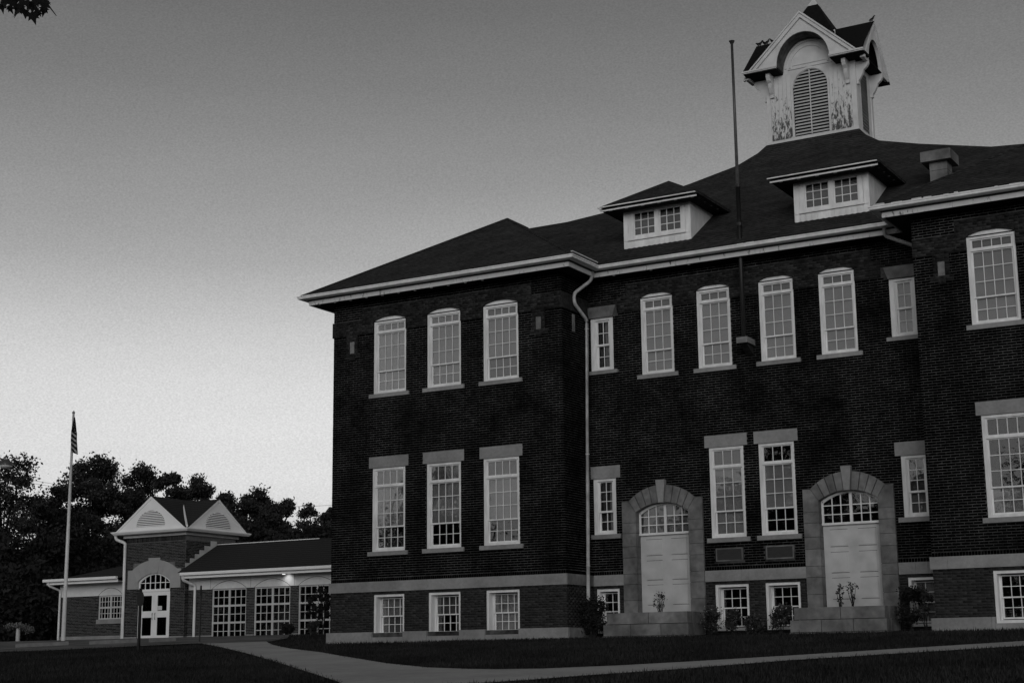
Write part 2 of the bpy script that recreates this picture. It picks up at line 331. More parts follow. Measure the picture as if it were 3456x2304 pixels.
holes_c = H(up_c, US, UAP + .01) + H(lo_c, LS, LH) + H(ba_c, .13, 1.322) + H(na_u, 7.354, 8.87) + H(na_l, 2.79, 4.33) + H(na_b, .13, 1.322) + doors

# the dark frieze: rectangles standing proud of the wall
def frieze(x0, x1):
    return [(x0, x1, 8.937, 9.385), (x0 + 1.05, x1 - .93, 9.385, 9.71)]
def pendant(xs):
    return [(xs - .11, xs + .29, 8.76, 8.937), (xs - .11, xs, 8.40, 8.76), (xs + .18, xs + .29, 8.40, 8.76), (xs - .20, xs + .38, 8.30, 8.40), (xs, xs + .18, 8.19, 8.30)]
fr_l = frieze(XL, XR) + pendant(-17.385) + pendant(-11.04)
fr_r = frieze(XC, XE) + pendant(.148) + pendant(6.55)
fr_c = [(XR, XC, 8.945, 9.37), (-9.0, -1.96, 9.37, 9.71)]
slots = [-17.385, -11.04, .148, 6.55]

wall = MB()
for u0, u1, hs, yy in ((XL, XR, holes_l, 0), (XC, XE, holes_r, 0), (XR, XC, holes_c, D)): backing(wall, u0, u1, WTB, EAVE, hs, 'y', yy)
backing(wall, 0, D, WTB, EAVE, [], '+x', XR); backing(wall, 0, D, WTB, EAVE, [], '-x', XC)
backing(wall, 0, 16, 0, EAVE, [], '-x', XL); backing(wall, 0, 16, 0, EAVE, [], '+x', XE)
wall.poly([(XE, 16, 0), (XL, 16, 0), (XL, 16, EAVE), (XE, 16, EAVE)])
WALL = add(wall.mesh('brick_wall', M['mortar']), 'brick_wall', school)
BASE = []
for u0, u1, hs, yy in ((XL, XR, holes_l, 0), (XC, XE, holes_r, 0), (XR, D1 - 1.17, holes_c, D), (D1 + 1.17, D2 - 1.17, holes_c, D), (D2 + 1.17, XC, holes_c, D)):
    bw_ = MB(); backing(bw_, u0, u1, 0, WTB, hs, 'y', yy)
    if u0 == XL: backing(bw_, 0, D, 0, WTB, [], '+x', XR)
    if u0 == XC: backing(bw_, 0, D, 0, WTB, [], '-x', XC)
    BASE.append(add(bw_.mesh('basement_wall', M['base_mortar']), 'basement_wall', school))
def lintel_holes(lst, z0, z1, s0, s1, e=.11): return [(c - w / 2 - e, c + w / 2 + e, z0, z1) for c, w in lst] + [(c - w / 2 - e, c + w / 2 + e, s0, s1) for c, w in lst]
sill_l = lintel_holes(lo_l, LH, LT, LS - .12, LS) + [(c - w / 2 - .12, c + w / 2 + .12, US - .115, US) for c, w in up_l]
sill_r = lintel_holes(lo_r, LH, LT, LS - .12, LS) + [(c - w / 2 - .12, c + w / 2 + .12, US - .115, US) for c, w in up_r]
sill_c = lintel_holes(lo_c, LH, LT, LS - .12, LS) + [(c - w / 2 - .11, c + w / 2 + .11, US - .115, US) for c, w in up_c] + lintel_holes(na_l, 4.33, 4.675, 2.67, 2.79, .14) + lintel_holes(na_u, 8.87, 8.945, 7.25, 7.354, .12)
plq = [(-6.56, -5.81, 1.92, 2.26), (-5.16, -4.41, 1.92, 2.26)]
near = bricks(XC, XE, ROW, EAVE, holes_r + fr_r + sill_r, 1)
# the 300 bricks that show largest in the photograph are objects of their own
def seen(b):
    p = Vector(((b[0] + b[1]) / 2, 0, (b[2] + b[3]) / 2)) - CP; c = p.dot(CF); u = 1728 + FPX * p.dot(CR) / c; v = 1152 - FPX * p.dot(CU) / c
    return (b[1] - b[0]) * (b[3] - b[2]) / (c * c) if (0 < u < 3440 and 0 < v < 2300) else 0
order = sorted(range(len(near)), key=lambda i: -seen(near[i])); single = set(order[:300]); cache = {}
def brick_obj(b, y, parent, m, proud):
    key = (round(b[1] - b[0], 2), round(b[3] - b[2], 3))
    if key not in cache: cache[key] = MB().box(-(b[1] - b[0]) / 2, (b[1] - b[0]) / 2, -proud, .0, -(b[3] - b[2]) / 2, (b[3] - b[2]) / 2).mesh('brick', m)
    o = add(cache[key], 'brick', parent, ((b[0] + b[1]) / 2, y + random.uniform(-.0015, .0015), (b[2] + b[3]) / 2))
for i in single: brick_obj(near[i], 0, WALL, M['brick'], .007)
rest = [b for i, b in enumerate(near) if i not in single]
add(brick_mesh('wing_bricks', bricks(XL, XR, ROW, EAVE, holes_l + fr_l + sill_l), M['brick'], 'y', 0, .007), 'bricks', WALL, kind='stuff')
add(brick_mesh('near_wing_bricks', rest, M['brick'], 'y', 0, .007), 'bricks', WALL, kind='stuff')
add(brick_mesh('recess_bricks', bricks(XR, XC, ROW, EAVE, holes_c + fr_c + sill_c + [(p[0] - .03, p[1] + .03, p[2] - .03, p[3] + .03) for p in plq], 2), M['brick'], 'y', D, .007), 'bricks', WALL, kind='stuff')
add(brick_mesh('return_bricks', bricks(0, D, ROW, EAVE, [(0, D, 8.937, 9.385)], 3), M['brick'], '+x', XR, .007), 'bricks', WALL, kind='stuff')
# soldier course above the water table
def soldiers(u0, u1, holes):
    n = int((u1 - u0) / .0715); w = (u1 - u0) / n; out = []
    for i in range(n):
        a, b = u0 + i * w + .008, u0 + (i + 1) * w - .008
        if not any(h[0] < (a + b) / 2 < h[1] and h[2] < 1.75 < h[3] for h in holes): out.append((a, b, WTT + .004, ROW - .006))
    return out
sol = soldiers(XL, XR, []) + soldiers(XC, XE, [])
add(brick_mesh('wing_soldier_bricks', sol, M['brick'], 'y', 0, .012), 'soldier_bricks', WALL, kind='stuff')
add(brick_mesh('recess_soldier_bricks', soldiers(XR, XC, doors), M['brick'], 'y', D, .012), 'soldier_bricks', WALL, kind='stuff')
add(brick_mesh('return_soldier_bricks', soldiers(0, D, []), M['brick'], '+x', XR, .012), 'soldier_bricks', WALL, kind='stuff')
for nm, lst, ax, pos in ((0, bricks(XL, XR, PLT, WTB, holes_l), 'y', 0), (1, bricks(XC, XE, PLT, WTB, holes_r), 'y', 0), (2, bricks(XR, XC, 0, WTB, holes_c), 'y', D), (0, bricks(0, D, PLT, WTB, []), '+x', XR)):
    add(brick_mesh('basement_bricks', lst, M['base_brick'], ax, pos, .007), 'bricks', BASE[nm], kind='stuff')

# frieze slabs, with their own dark bricks and the arches over the upper windows
def arc(c, w, z0, rise, n=14):
    h = w / 2; Rr = (h * h + rise * rise) / (2 * rise); a = math.asin(h / Rr)
    return [(c + Rr * math.sin(-a + 2 * a * i / n), z0 + rise - Rr + Rr * math.cos(-a + 2 * a * i / n)) for i in range(n + 1)]
fz = MB()
def band(rects, y, ups, holes):
    for r in rects:
        segs = [(r[0], r[1])]
        hs = [h for h in holes if h[2] < (r[2] + r[3]) / 2 < h[3]]
        for h in hs: segs = [s for t_ in segs for s in cut([t_], h[0], h[1])]
        for a, b in segs: fz.box(a, b, y - .035, y, r[2], r[3])
    for c, w in ups:                                       # spandrels that shape the arched heads
        P = arc(c, w, USP, UAP - USP)
        n = len(P) // 2
        fz.prism([(c - w / 2, USP)] + P[1:n + 1] + [(c, UAP + .012), (c - w / 2, UAP + .012)], y - .034, y + .12)
        fz.prism([(c, UAP + .012)] + P[n:-1] + [(c + w / 2, USP), (c + w / 2, UAP + .012)], y - .034, y + .12)
band(fr_l, 0, up_l, H(up_l, US, UAP + .01)); band(fr_r, 0, up_r, H(up_r, US, UAP + .01)); band(fr_c, D, up_c, H(up_c, US, UAP + .01) + [(c - .55, c + .5, 8.945, 9.185) for c, w in na_u])
fz.box(XR, XR + .035, 0, D, 8.937, 9.385); fz.box(XL - .035, XL, -.035, 2, 8.937, 9.385)
BAND = add(fz.mesh('frieze', M['band']), 'frieze', school)
for rects, y, hs in ((fr_l, 0, H(up_l, US, UAP)), (fr_r, 0, H(up_r, US, UAP)), (fr_c, D, H(up_c, US, UAP) + [(c - .55, c + .5, 8.945, 9.185) for c, w in na_u])):
    lst = [b for r in rects for b in bricks(r[0] + .004, r[1] - .004, r[2] + .004, r[3] - .004, hs)]
    add(brick_mesh('frieze_bricks', lst, M['band'], 'y', y - .035, .006), 'bricks', BAND, kind='stuff')
for xs in slots: bx('stone_inset', BAND, M['old_stone'], xs + .003, xs + .177, -.012, .03, 8.365, 8.865)
bx('stone_inset', BAND, M['old_stone'], XR - .02, XR + .02, .60, .74, 8.365, 8.855)

# water table and plinth of separate stones
wt = add(MB().box(XL + .05, XR - .05, -.015, .0, WTB + .01, WTT - .01).box(XR + .05, D1 - 1.15, D - .015, D, WTB + .01, WTT - .01).box(D1 + 1.15, D2 - 1.15, D - .015, D, WTB + .01, WTT - .01).box(D2 + 1.15, XC - .05, D - .015, D, WTB + .01, WTT - .01).mesh('water_table', M['mortar']), 'water_table', school)
def stones(parent, u0, u1, z0, z1, yf, yb, lens, m, holes=(), ax='y'):
    u = u0; i = 0
    while u < u1 - .05:
        w = lens[i % len(lens)]; i += 1; e = u + w if u1 - (u + w) > .35 else u1
        for a, b in [s for s in [(u, e)]] if not holes else [s for s in __import__('functools').reduce(lambda iv, h: cut(iv, h[0], h[1]), holes, [(u, e)])]:
            j = random.uniform(-.002, .002)
            if ax == 'y': bx('stone', parent, m, a + .003, b - .003, yf + j, yb, z0, z1)
            else: bx('stone', parent, m, yb, yf + j, a + .003, b - .003, z0, z1)
        u = e
stones(wt, XL - .05, XR + .05, WTB, WTT, -.05, .02, [1.37, 2.06, 1.68, .65, 1.9], M['stone'])
stones(wt, .0, D - .05, WTB, WTT, XR + .05, XR - .02, [1.1, .5], M['old_stone'], ax='x')
stones(wt, XC - .05, XE + .05, WTB, WTT, -.05, .02, [.42, 1.82, 1.9, 1.6], M['stone'])
stones(wt, XR + .05, XC - .05, WTB, WTT, D - .05, D + .02, [.98, .3, .9, .25, 1.9, .2, 2.3, 1.1], M['stone'], [(c - 1.19, c + 1.19) for c in (D1, D2)])
pl = add(MB().box(XL + .05, XR - .05, -.02, -.0, .0, .25).mesh('plinth', M['mortar']), 'plinth', school)
stones(pl, XL - .09, XR + .09, -.12, PLT, -.09, .03, [1.5, 2.4, 1.9], M['stone'], H(ba_l, 0, 0))
stones(pl, .0, D, -.12, PLT, XR + .09, XR - .02, [.9], M['old_stone'], ax='x')
stones(pl, XC - .09, XE + .09, -.12, PLT, -.09, .03, [1.39, 2.1, 1.9], M['stone'], H(ba_r, 0, 0))
for lst in (ba_l, ba_r):
    for c, w in lst: bx('stone', pl, M['stone'], c - w / 2 + .003, c + w / 2 - .003, -.088, .03, -.12, .128)

# dark rooms behind the glass
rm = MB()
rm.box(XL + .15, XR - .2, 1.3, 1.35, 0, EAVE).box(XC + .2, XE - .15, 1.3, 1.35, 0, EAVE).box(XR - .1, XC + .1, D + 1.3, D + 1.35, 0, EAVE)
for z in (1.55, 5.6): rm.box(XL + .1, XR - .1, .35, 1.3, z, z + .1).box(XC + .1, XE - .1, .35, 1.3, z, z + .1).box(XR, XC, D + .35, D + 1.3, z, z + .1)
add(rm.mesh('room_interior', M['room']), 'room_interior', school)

# ---------------------------------------------------------------- windows
wcache = {}; PANES = [0]
def window_parts(kind, w, z0, z1, sashes, cols, jamb, arched=False, depth=.09, head=.07):
    """meshes of one kind of window in local x, absolute z; y = 0 is the wall face, the frame sits behind it"""
    key = (kind, round(w, 3))
    if key in wcache: return wcache[key]
    h = w / 2; f = MB(); d0 = .03; bk = depth + .09
    f.box(-h, -h + jamb, d0, bk, z0, z1).box(h - jamb, h, d0, bk, z0, z1)
    f.box(-h + jamb, h - jamb, d0 + .004, bk, z1 - head, z1).box(-h + jamb, h - jamb, d0, bk, z0, z0 + .07)
    f.box(-h + jamb, -h + jamb + .02, depth - .03, bk, z0 + .07, z1 - head).box(h - jamb - .02, h - jamb, depth - .03, bk, z0 + .07, z1 - head)
    if len(sashes) == 3: f.box(-h + jamb, h - jamb, depth - .045, bk, sashes[1][0] - .006, sashes[0][1] + .012)
    parts = {'frame': f.mesh('window_frame', M['white']), 'sash': [], 'pane': []}
    if arched:
        P = arc(0, w - .004, USP + .004, UAP - USP - .006)
        parts['hood'] = MB().prism(P[::-1], .022, bk).mesh('window_hood', M['white'])
    a, b = -h + jamb + .02, h - jamb - .02
    for (t, bt, rows, dy, st, shade) in sashes:
        s = MB(); y0, y1 = depth + dy, depth + dy + .04
        s.box(a, a + st, y0, y1, bt, t).box(b - st, b, y0, y1, bt, t).box(a + st, b - st, y0 + .001, y1, t - st * .9, t).box(a + st, b - st, y0 - .004, y1, bt, bt + st * 1.1)
        ia, ib, iz0, iz1 = a + st, b - st, bt + st * 1.1, t - st * .9; mu = .017
        for i in range(1, cols): xm = ia + (ib - ia) * i / cols; s.box(xm - mu / 2, xm + mu / 2, y0 + .008, y1 - .004, iz0, iz1)
        for i in range(1, rows): zm = iz0 + (iz1 - iz0) * i / rows; s.box(ia, ib, y0 + .006, y1 - .006, zm - mu / 2, zm + mu / 2)
        parts['sash'].append(s.mesh('window_sash', M['white']))
        cw, ch = (ib - ia) / cols - mu, (iz1 - iz0) / rows - mu; yg = y0 + .022
        pm = MB().box(-cw / 2 - .004, cw / 2 + .004, 0, .003, -ch / 2 - .004, ch / 2 + .004).mesh('window_pane', M['glass'])
        cells = [(ia + (ib - ia) * (i + .5) / cols, yg, iz0 + (iz1 - iz0) * (r_ + .5) / rows) for r_ in range(rows) for i in range(cols)]
        allm = MB()
        for x_, y_, z_ in cells: allm.box(x_ - cw / 2 - .004, x_ + cw / 2 + .004, y_, y_ + .003, z_ - ch / 2 - .004, z_ + ch / 2 + .004)
        parts['pane'].append((pm, cells, allm.mesh('window_panes', M['glass']), (ia, ib, iz0, iz1, y1 + .05)))
    wcache[key] = parts; return parts
def place_window(parent, kind, x, y, w, z0, z1, sashes, cols, jamb, sill=None, lintel=None, arched=False, single=True, shades=None, depth=.09, head=.07, curtain=None):
    p = window_parts(kind, w, z0, z1, sashes, cols, jamb, arched, depth, head)
    o = add(p['frame'], 'window', parent, (x, y, 0))
    if arched: add(p['hood'], 'window_hood', o); bx('hood_joint', o, M['joint_shade'], -w / 2 + .01, w / 2 - .01, .014, .03, USP - .012, USP + .012)
    for i, sm in enumerate(p['sash']):
        add(sm, 'sash', o)
        pm, cells, allm, (ia, ib, za, zb, yb) = p['pane'][i]
        if single and PANES[0] + len(cells) <= 300:
            PANES[0] += len(cells)
            for c in cells: add(pm, 'pane', o, c)
        else: add(allm, 'panes', o, kind='stuff')
        sh = (shades or [s_[5] for s_ in sashes])[i]
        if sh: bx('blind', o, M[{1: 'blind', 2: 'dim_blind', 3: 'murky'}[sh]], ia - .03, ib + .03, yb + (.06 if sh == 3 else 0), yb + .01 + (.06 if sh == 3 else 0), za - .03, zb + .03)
    if curtain: bx('curtain', o, M['blind'], curtain[0], curtain[1], depth + .096, depth + .116, z0 + .1, z1 - .1)
    if sill: bx('sill', o, M['stone'], -w / 2 - sill[0], w / 2 + sill[0], -.06, .1, sill[1], sill[2])
    if lintel: bx('lintel', o, M['stone'], -w / 2 - lintel[0], w / 2 + lintel[0], -.015, .06, lintel[1], lintel[2])
    return o
UPS = [(9.20, 8.955, 1, -.02, .03, 2), (8.915, 7.755, 3, 0, .035, 1), (7.79, 7.17, 2, .035, .04, 1)]
LOS = [(4.865, 4.43, 1, -.02, .03, 2), (4.385, 3.215, 3, 0, .035, 1), (3.25, 2.605, 2, .035, .04, 0)]
def up(x, y, w, kind, cols, **k): return place_window(school, kind, x, y, w, US, USP, UPS, cols, .068, (.12, US - .115, US), None, True, **k)
def lo(x, y, w, kind, cols, **k): return place_window(school, kind, x, y, w, LS, LH, LOS, cols, .068, (.11, LS - .12, LS), (.11, LH, LT), **k)
up(up_r[0][0], 0, WING, 'wing_upper', 4); lo(lo_r[0][0], 0, WING, 'wing_lower', 4, shades=[0, 0, 1])
for c, w in up_c: up(c, D, w, 'recess_upper', 3)
for i, (c, w) in enumerate(lo_c): lo(c, D, w, 'recess_lower', 3, shades=[[2, 1, 1], [0, 1, 0]][i])
for i, (c, w) in enumerate(up_l): up(c, 0, w, 'wing_upper', 4, shades=[[2, 1, 1], [2, 1, 1], [2, 1, 2]][i])
for i, (c, w) in enumerate(lo_l): lo(c, 0, w, 'wing_lower', 4, shades=[2, 1, 0])
for (c, w), (c2, w2) in zip(up_r[1:], lo_r[1:]): up(c, 0, w, 'wing_upper', 4, single=False); lo(c2, 0, w2, 'wing_lower', 4, single=False, shades=[0, 0, 1])
NAU = [(8.80, 8.07, 2, 0, .05, 0), (8.11, 7.42, 2, .035, .05, 0)]; NAL = [(4.27, 3.40, 3, 0, .045, 0), (3.435, 2.86, 2, .035, .045, 0)]
for i, (c, w) in enumerate(na_u):
    o = place_window(school, 'narrow_upper', c, D, w, 7.354, 8.87, NAU, 2, .125, (.12, 7.25, 7.354), single=False, shades=[[3, 3], [1, 1]][i], curtain=(.02, .2) if i == 0 else None)
    add(MB().prism([(-.36, 8.87), (.36, 8.87), (.47, 9.185), (-.47, 9.185)], -.05, .05).mesh('lintel', M['old_stone']), 'lintel', o)
for i, (c, w) in enumerate(na_l): place_window(school, 'narrow_lower', c, D, w, 2.79, 4.33, NAL, 2, .105, (.13, 2.67, 2.79), (.14, 4.33, 4.675), single=False, shades=[3, 2] if i else [3, 3], curtain=(.08, .2) if i == 0 else None)
BAS = [(1.225, .70, 2, 0, .03, 2), (.735, .225, 2, .035, .035, 2)]
for i, (c, w) in enumerate(ba_l): place_window(school, 'basement_wide', c, 0, w, .13, 1.322, BAS, 4, .075, single=False, shades=[[1, 2], [2, 0], [1, 1]][i], depth=.26)
for c, w in ba_r: place_window(school, 'basement_wide', c, 0, w, .13, 1.322, BAS, 4, .075, single=False, shades=[0, 0], depth=.26)
for c, w in ba_c: place_window(school, 'basement_mid', c, D, w, .13, 1.322, BAS, 3, .075, single=False, shades=[0, 0], depth=.26)
for i, (c, w) in enumerate(na_b): place_window(school, 'basement_narrow', c, D, w, .13, 1.322, BAS, 2, .075, single=False, shades=[[0, 0], [1, 1]][i], depth=.26)

# plaques in the recess
for a, b, c, d in plq:
    p = add(MB().box(a, b, D - .022, D, c, c + .03).box(a, b, D - .022, D, d - .03, d).box(a, a + .03, D - .021, D, c + .03, d - .03).box(b - .03, b, D - .021, D, c + .03, d - .03).mesh('plaque', M['old_stone']), 'plaque', school)
    bx('plaque_face', p, M['bronze'], a + .03, b - .03, D - .012, D, c + .03, d - .03)

# ---------------------------------------------------------------- arched doorways
def doorway(c, seed):
    yf = D - .08; ow, iw = 1.185, .775
    s = add(MB().box(c - ow + .02, c - iw - .01, D - .05, D + .02, .4, 3.4).box(c + iw + .01, c + ow - .02, D - .05, D + .02, .4, 3.4).mesh('door_surround', M['joint_shade']), 'door_surround', school)
    zs = [.30, .62, .98, 1.41, 1.69, 2.12, 2.42, 2.78, 3.06]
    for sg in (-1, 1):
        for a, b in zip(zs, zs[1:]):
            x0, x1 = sorted((c + sg * ow, c + sg * iw)); bx('stone', s, M['old_stone'], x0, x1, yf + random.uniform(-.008, .004), D + .22, a + .005, b - .005)
        # springer: outer corner block up to the shoulder, cut by the arch
    Ro = (.98 ** 2 + .40 ** 2) / .80; zo = 4.04 - Ro; Ri = (iw ** 2 + .235 ** 2) / .47; zi = 3.568 - Ri
    ao = math.asin(.98 / Ro); ai = math.asin(iw / Ri); ns = 4; k0 = .12
    def P(f): return (c + Ro * math.sin(ao * f), zo + Ro * math.cos(ao * f)), (c + Ri * math.sin(ai * f), zi + Ri * math.cos(ai * f))
    for sg in (-1, 1):
        o1, i1 = P(sg * 1.0)
        pts = [(c + sg * ow, 3.063), (c + sg * iw, 3.063), i1, o1, (c + sg * ow, 3.64)]
        s2 = MB().prism(pts if sg > 0 else pts[::-1], yf, D + .22); add(s2.mesh('stone', M['old_stone']), 'stone', s)
        for i in range(ns):
            f0, f1 = k0 + (1 - k0) * i / ns, k0 + (1 - k0) * (i + 1) / ns
            q = [P(sg * (f0 + (f1 - f0) * t_ / 3 + (0.011 if t_ == 0 else -.011 if t_ == 3 else 0))) for t_ in range(4)]
            pts = [x[1] for x in q] + [x[0] for x in reversed(q)]
            add(MB().prism(pts if sg < 0 else pts[::-1], yf + random.uniform(-.003, .003), D + .22).mesh('voussoir', M['old_stone']), 'voussoir', s)
    zb = zi + Ri; 
    add(MB().prism([(c - .075, zb - .01), (c + .075, zb - .01), (c + .135, 4.17), (c - .135, 4.17)], yf - .05, D + .22).mesh('keystone', M['stone']), 'keystone', s)
    # door panel boarded and painted, eight raised panels in two columns
    d = bx('door', school, M['dull_white'], c - iw, c + iw, D + .20, D + .26, .66, 2.716)
    for sx_ in (-1, 1):
        for a, b in ((2.18, 2.60), (1.52, 2.03), (.86, 1.38)):
            x0, x1 = sorted((c + sx_ * .14, c + sx_ * .60)); m = MB()
            bx('door_panel', d, M['dull_white'], x0 + .012, x1 - .012, D + .184, D + .2, a + .012, b - .012); 
            for zz in (a - .012, b + .002): bx('panel_groove', d, M['joint_shade'], x0 - .006, x1 + .006, D + .1975, D + .2, zz, zz + .010)
    # fanlight
    f = MB(); y0, y1 = D + .14, D + .2
    f.box(c - iw, c + iw, D + .12, y1, 2.716, 2.775)
    for sg in (-1, 1): x0, x1 = sorted((c + sg * iw, c + sg * (iw - .05))); f.box(x0, x1, y0, y1, 2.775, 3.33)
    A = [P(-1 + 2 * i / 16)[1] for i in range(17)]; B = [(c + (x - c) * .93, z - .05) for x, z in A]
    f.prism((A + B[::-1])[::-1], y0, y1)
    f.box(c - .035, c + .035, y0 + .002, y1, 2.775, 3.54)
    for sg in (-1, 1):
        for i in (1, 2):
            xm = c + sg * (.035 + (iw - .085) * i / 3); zt = zi + math.sqrt(Ri * Ri - (xm - c) ** 2) - .03; f.box(xm - .011, xm + .011, y0 + .01, y1 - .01, 2.775, zt)
    for zz in (2.985, 3.215): f.box(c - iw + .05, c + iw - .05, y0 + .012, y1 - .012, zz - .011, zz + .011)
    fo = add(f.mesh('fanlight', M['white']), 'fanlight', school)
    for sg in (-1, 1):
        Q = [(x, z - .03) for x, z in A if sg * (x - c) >= -.001]
        pts = ([(c, 2.77), (c + iw - .03, 2.77)] + [(min(x, c + iw - .03), z) for x, z in Q[::-1]]) if sg > 0 else ([(c - iw + .03, 2.77), (c, 2.77)] + [(max(x, c - iw + .03), z) for x, z in Q[::-1]])
        add(MB().prism(pts, D + .17, D + .174).mesh('pane', M['glass']), 'pane', fo)
    if seed == 0: bx('blind', fo, M['dim_blind'], c - iw, c + iw, D + .26, D + .27, 2.72, 3.57)
doorway(D1, 0); doorway(D2, 1)

# ---------------------------------------------------------------- eaves: gutter, fascia, soffit
def eave_path(o): return [(XL - o, 16), (XL - o, -o), (XR + o, -o), (XR + o, D - o), (XC - o, D - o), (XC - o, -o), (XE + o, -o), (XE + o, 16)]
def sweep(prof, m, name, parent):                          # closed profile of (outward offset, z)
    mb = MB(); n = len(prof); rings = [eave_path(o) for o, z in prof]
    for k in range(len(rings[0]) - 1):
        for i in range(n):
            j = (i + 1) % n; (xa, ya), (xb, yb) = rings[i][k], rings[i][k + 1]; (xc, yc), (xd, yd) = rings[j][k], rings[j][k + 1]
            mb.poly([(xa, ya, prof[i][1]), (xb, yb, prof[i][1]), (xd, yd, prof[j][1]), (xc, yc, prof[j][1])])
    return add(mb.mesh(name, m), name, parent)
sweep([(.81, 10.17), (.785, 10.17), (.785, 10.15), (.58, 10.15), (.58, 10.075), (.765, 10.075), (.79, 10.09), (.79, 10.14), (.81, 10.14)], M['white'], 'gutter', school)
sweep([(.545, 10.035), (.51, 10.035), (.51, 9.91), (.545, 9.91)], M['peel_trim'], 'fascia', school)
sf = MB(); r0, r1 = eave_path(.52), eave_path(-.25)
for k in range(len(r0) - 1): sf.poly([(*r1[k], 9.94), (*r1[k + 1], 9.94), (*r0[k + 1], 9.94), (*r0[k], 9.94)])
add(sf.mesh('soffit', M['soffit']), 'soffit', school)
sweep([(.60, 10.08), (.53, 10.08), (.53, 10.03), (.54, 10.03)], M['joint_shade'], 'eave_shadow_strip', school)  # dark strip added as the shadow between gutter and fascia
rt = []
x = XL - .2
while x < -12.2: rt.append((x, -.49)); x += .57
x = XR + 1.1
while x < -6.2: rt.append((x, D - .49)); x += 1.14
for x, y in rt: bx('rafter_tail', school, M['dull_white'], x - .03, x + .03, y, y + .05, 9.893, 9.94)
# ridge-like flashing at the inner corner and flaking shingle edge
add(MB().box(XR + .62, XR + .68, -.55, .95, 10.30, 10.325).mesh('flashing', M['white']), 'flashing', school)
fl = MB()
for xa, xb, yy in ((XL - .7, XR + .6, -.735), (XR + .7, XC - .7, D - .735), (XC - .7, XE, -.735)):
    x = xa
    while x < xb:
        w = random.uniform(.04, .35)
        if random.random() < (.75 if xa > -2 else .35): fl.box(x, x + w, yy - random.uniform(0, .03), yy + .02, 10.16, 10.175 + random.uniform(.005, .05 if xa > -2 else .025))
        x += w + random.uniform(.02, .3)
add(fl.mesh('flaking_edge', M['dull_white']), 'flaking_edge', school, kind='stuff')

# ---------------------------------------------------------------- roofs
rf = MB()
XM = -5.48; YC = 8.6
hp = [(.82, 10.17), (1.54, 10.75), (3.0, 11.72), (5.0, 12.95), (5.3, 13.15), (6.5, 14.0), (7.1, 14.52), (7.5, 14.94), (7.72, 15.22)]
hx = {.82: -14.1, 1.54: -14.1, 3.0: -14.1, 5.0: -14.1, 5.3: -11.4, 6.5: -9.1, 7.1: -7.75, 7.5: -7.2, 7.72: -6.98}
rows = [(hx[y], y, z) for y, z in hp]
def mx(x): return 2 * XM - x
for (xa, ya, za), (xb, yb, zb) in zip(rows, rows[1:]):
    if ya == 5.0:
        rf.poly([(-12.67, ya, za), (mx(-12.67), ya, za), (mx(xb), yb, zb), (xb, yb, zb)])
        rf.poly([(-12.67, 17.2 - ya, za), (xb, 17.2 - yb, zb), (mx(xb), 17.2 - yb, zb), (mx(-12.67), 17.2 - ya, za)])
        for s in (lambda x: x, mx):
            rf.poly([(s(-12.67), ya, za), (s(xb), yb, zb), (s(xb), 17.2 - yb, zb), (s(-12.67), 17.2 - ya, za)]); rf.poly([(s(-14.1), ya, za), (s(-12.67), ya, za), (s(-12.67), 17.2 - ya, za), (s(-14.1), 17.2 - ya, za)])
    else:
        rf.poly([(xa, ya, za), (mx(xa), ya, za), (mx(xb), yb, zb), (xb, yb, zb)])
        rf.poly([(xa, 17.2 - ya, za), (xb, 17.2 - yb, zb), (mx(xb), 17.2 - yb, zb), (mx(xa), 17.2 - ya, za)])
        if ya > 5:
            for s in (lambda x: x, mx): rf.poly([(s(xa), ya, za), (s(xb), yb, zb), (s(xb), 17.2 - yb, zb), (s(xa), 17.2 - ya, za)])
xa, ya, za = rows[-1]; rf.poly([(xa, ya, za), (mx(xa), ya, za), (mx(xa), 17.2 - ya, za), (xa, 17.2 - ya, za)])
def wing_roof(x0, x1):
    a, b = x0 - .72, x1 + .72; c = (a + b) / 2; pk = (c, 3.713, 12.945); pb = (c, 12.5, 12.945); e = 10.17
    rf.poly([(a, -.72, e), (b, -.72, e), pk]); rf.poly([(a, -.72, e), pk, pb, (a, 16.5, e)]); rf.poly([(b, -.72, e), (b, 16.5, e), pb, pk]); rf.poly([(a, 16.5, e), pb, (b, 16.5, e)])
    for p in ((a, -.72, e), (b, -.72, e)): rf.tube([(p[0], p[1], p[2] + .01), (pk[0], pk[1], pk[2] + .01)], .035, 6)
    rf.tube([(pk[0], pk[1], pk[2] + .01), (c, 5.0, 12.955)], .035, 6)
wing_roof(XL, XR); wing_roof(XC, XE)
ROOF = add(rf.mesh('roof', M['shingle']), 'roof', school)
# chimney on the valley
chm = bx('chimney', school, M['old_stone'], -.58, -.12, 2.62, 3.10, 11.0, 12.115)
bx('chimney_cap', chm, M['old_stone'], -.76, .03, 2.44, 3.28, 12.11, 12.385)
bx('chimney_band', chm, M['joint_shade'], -.583, -.117, 2.617, 3.103, 11.88, 11.892)

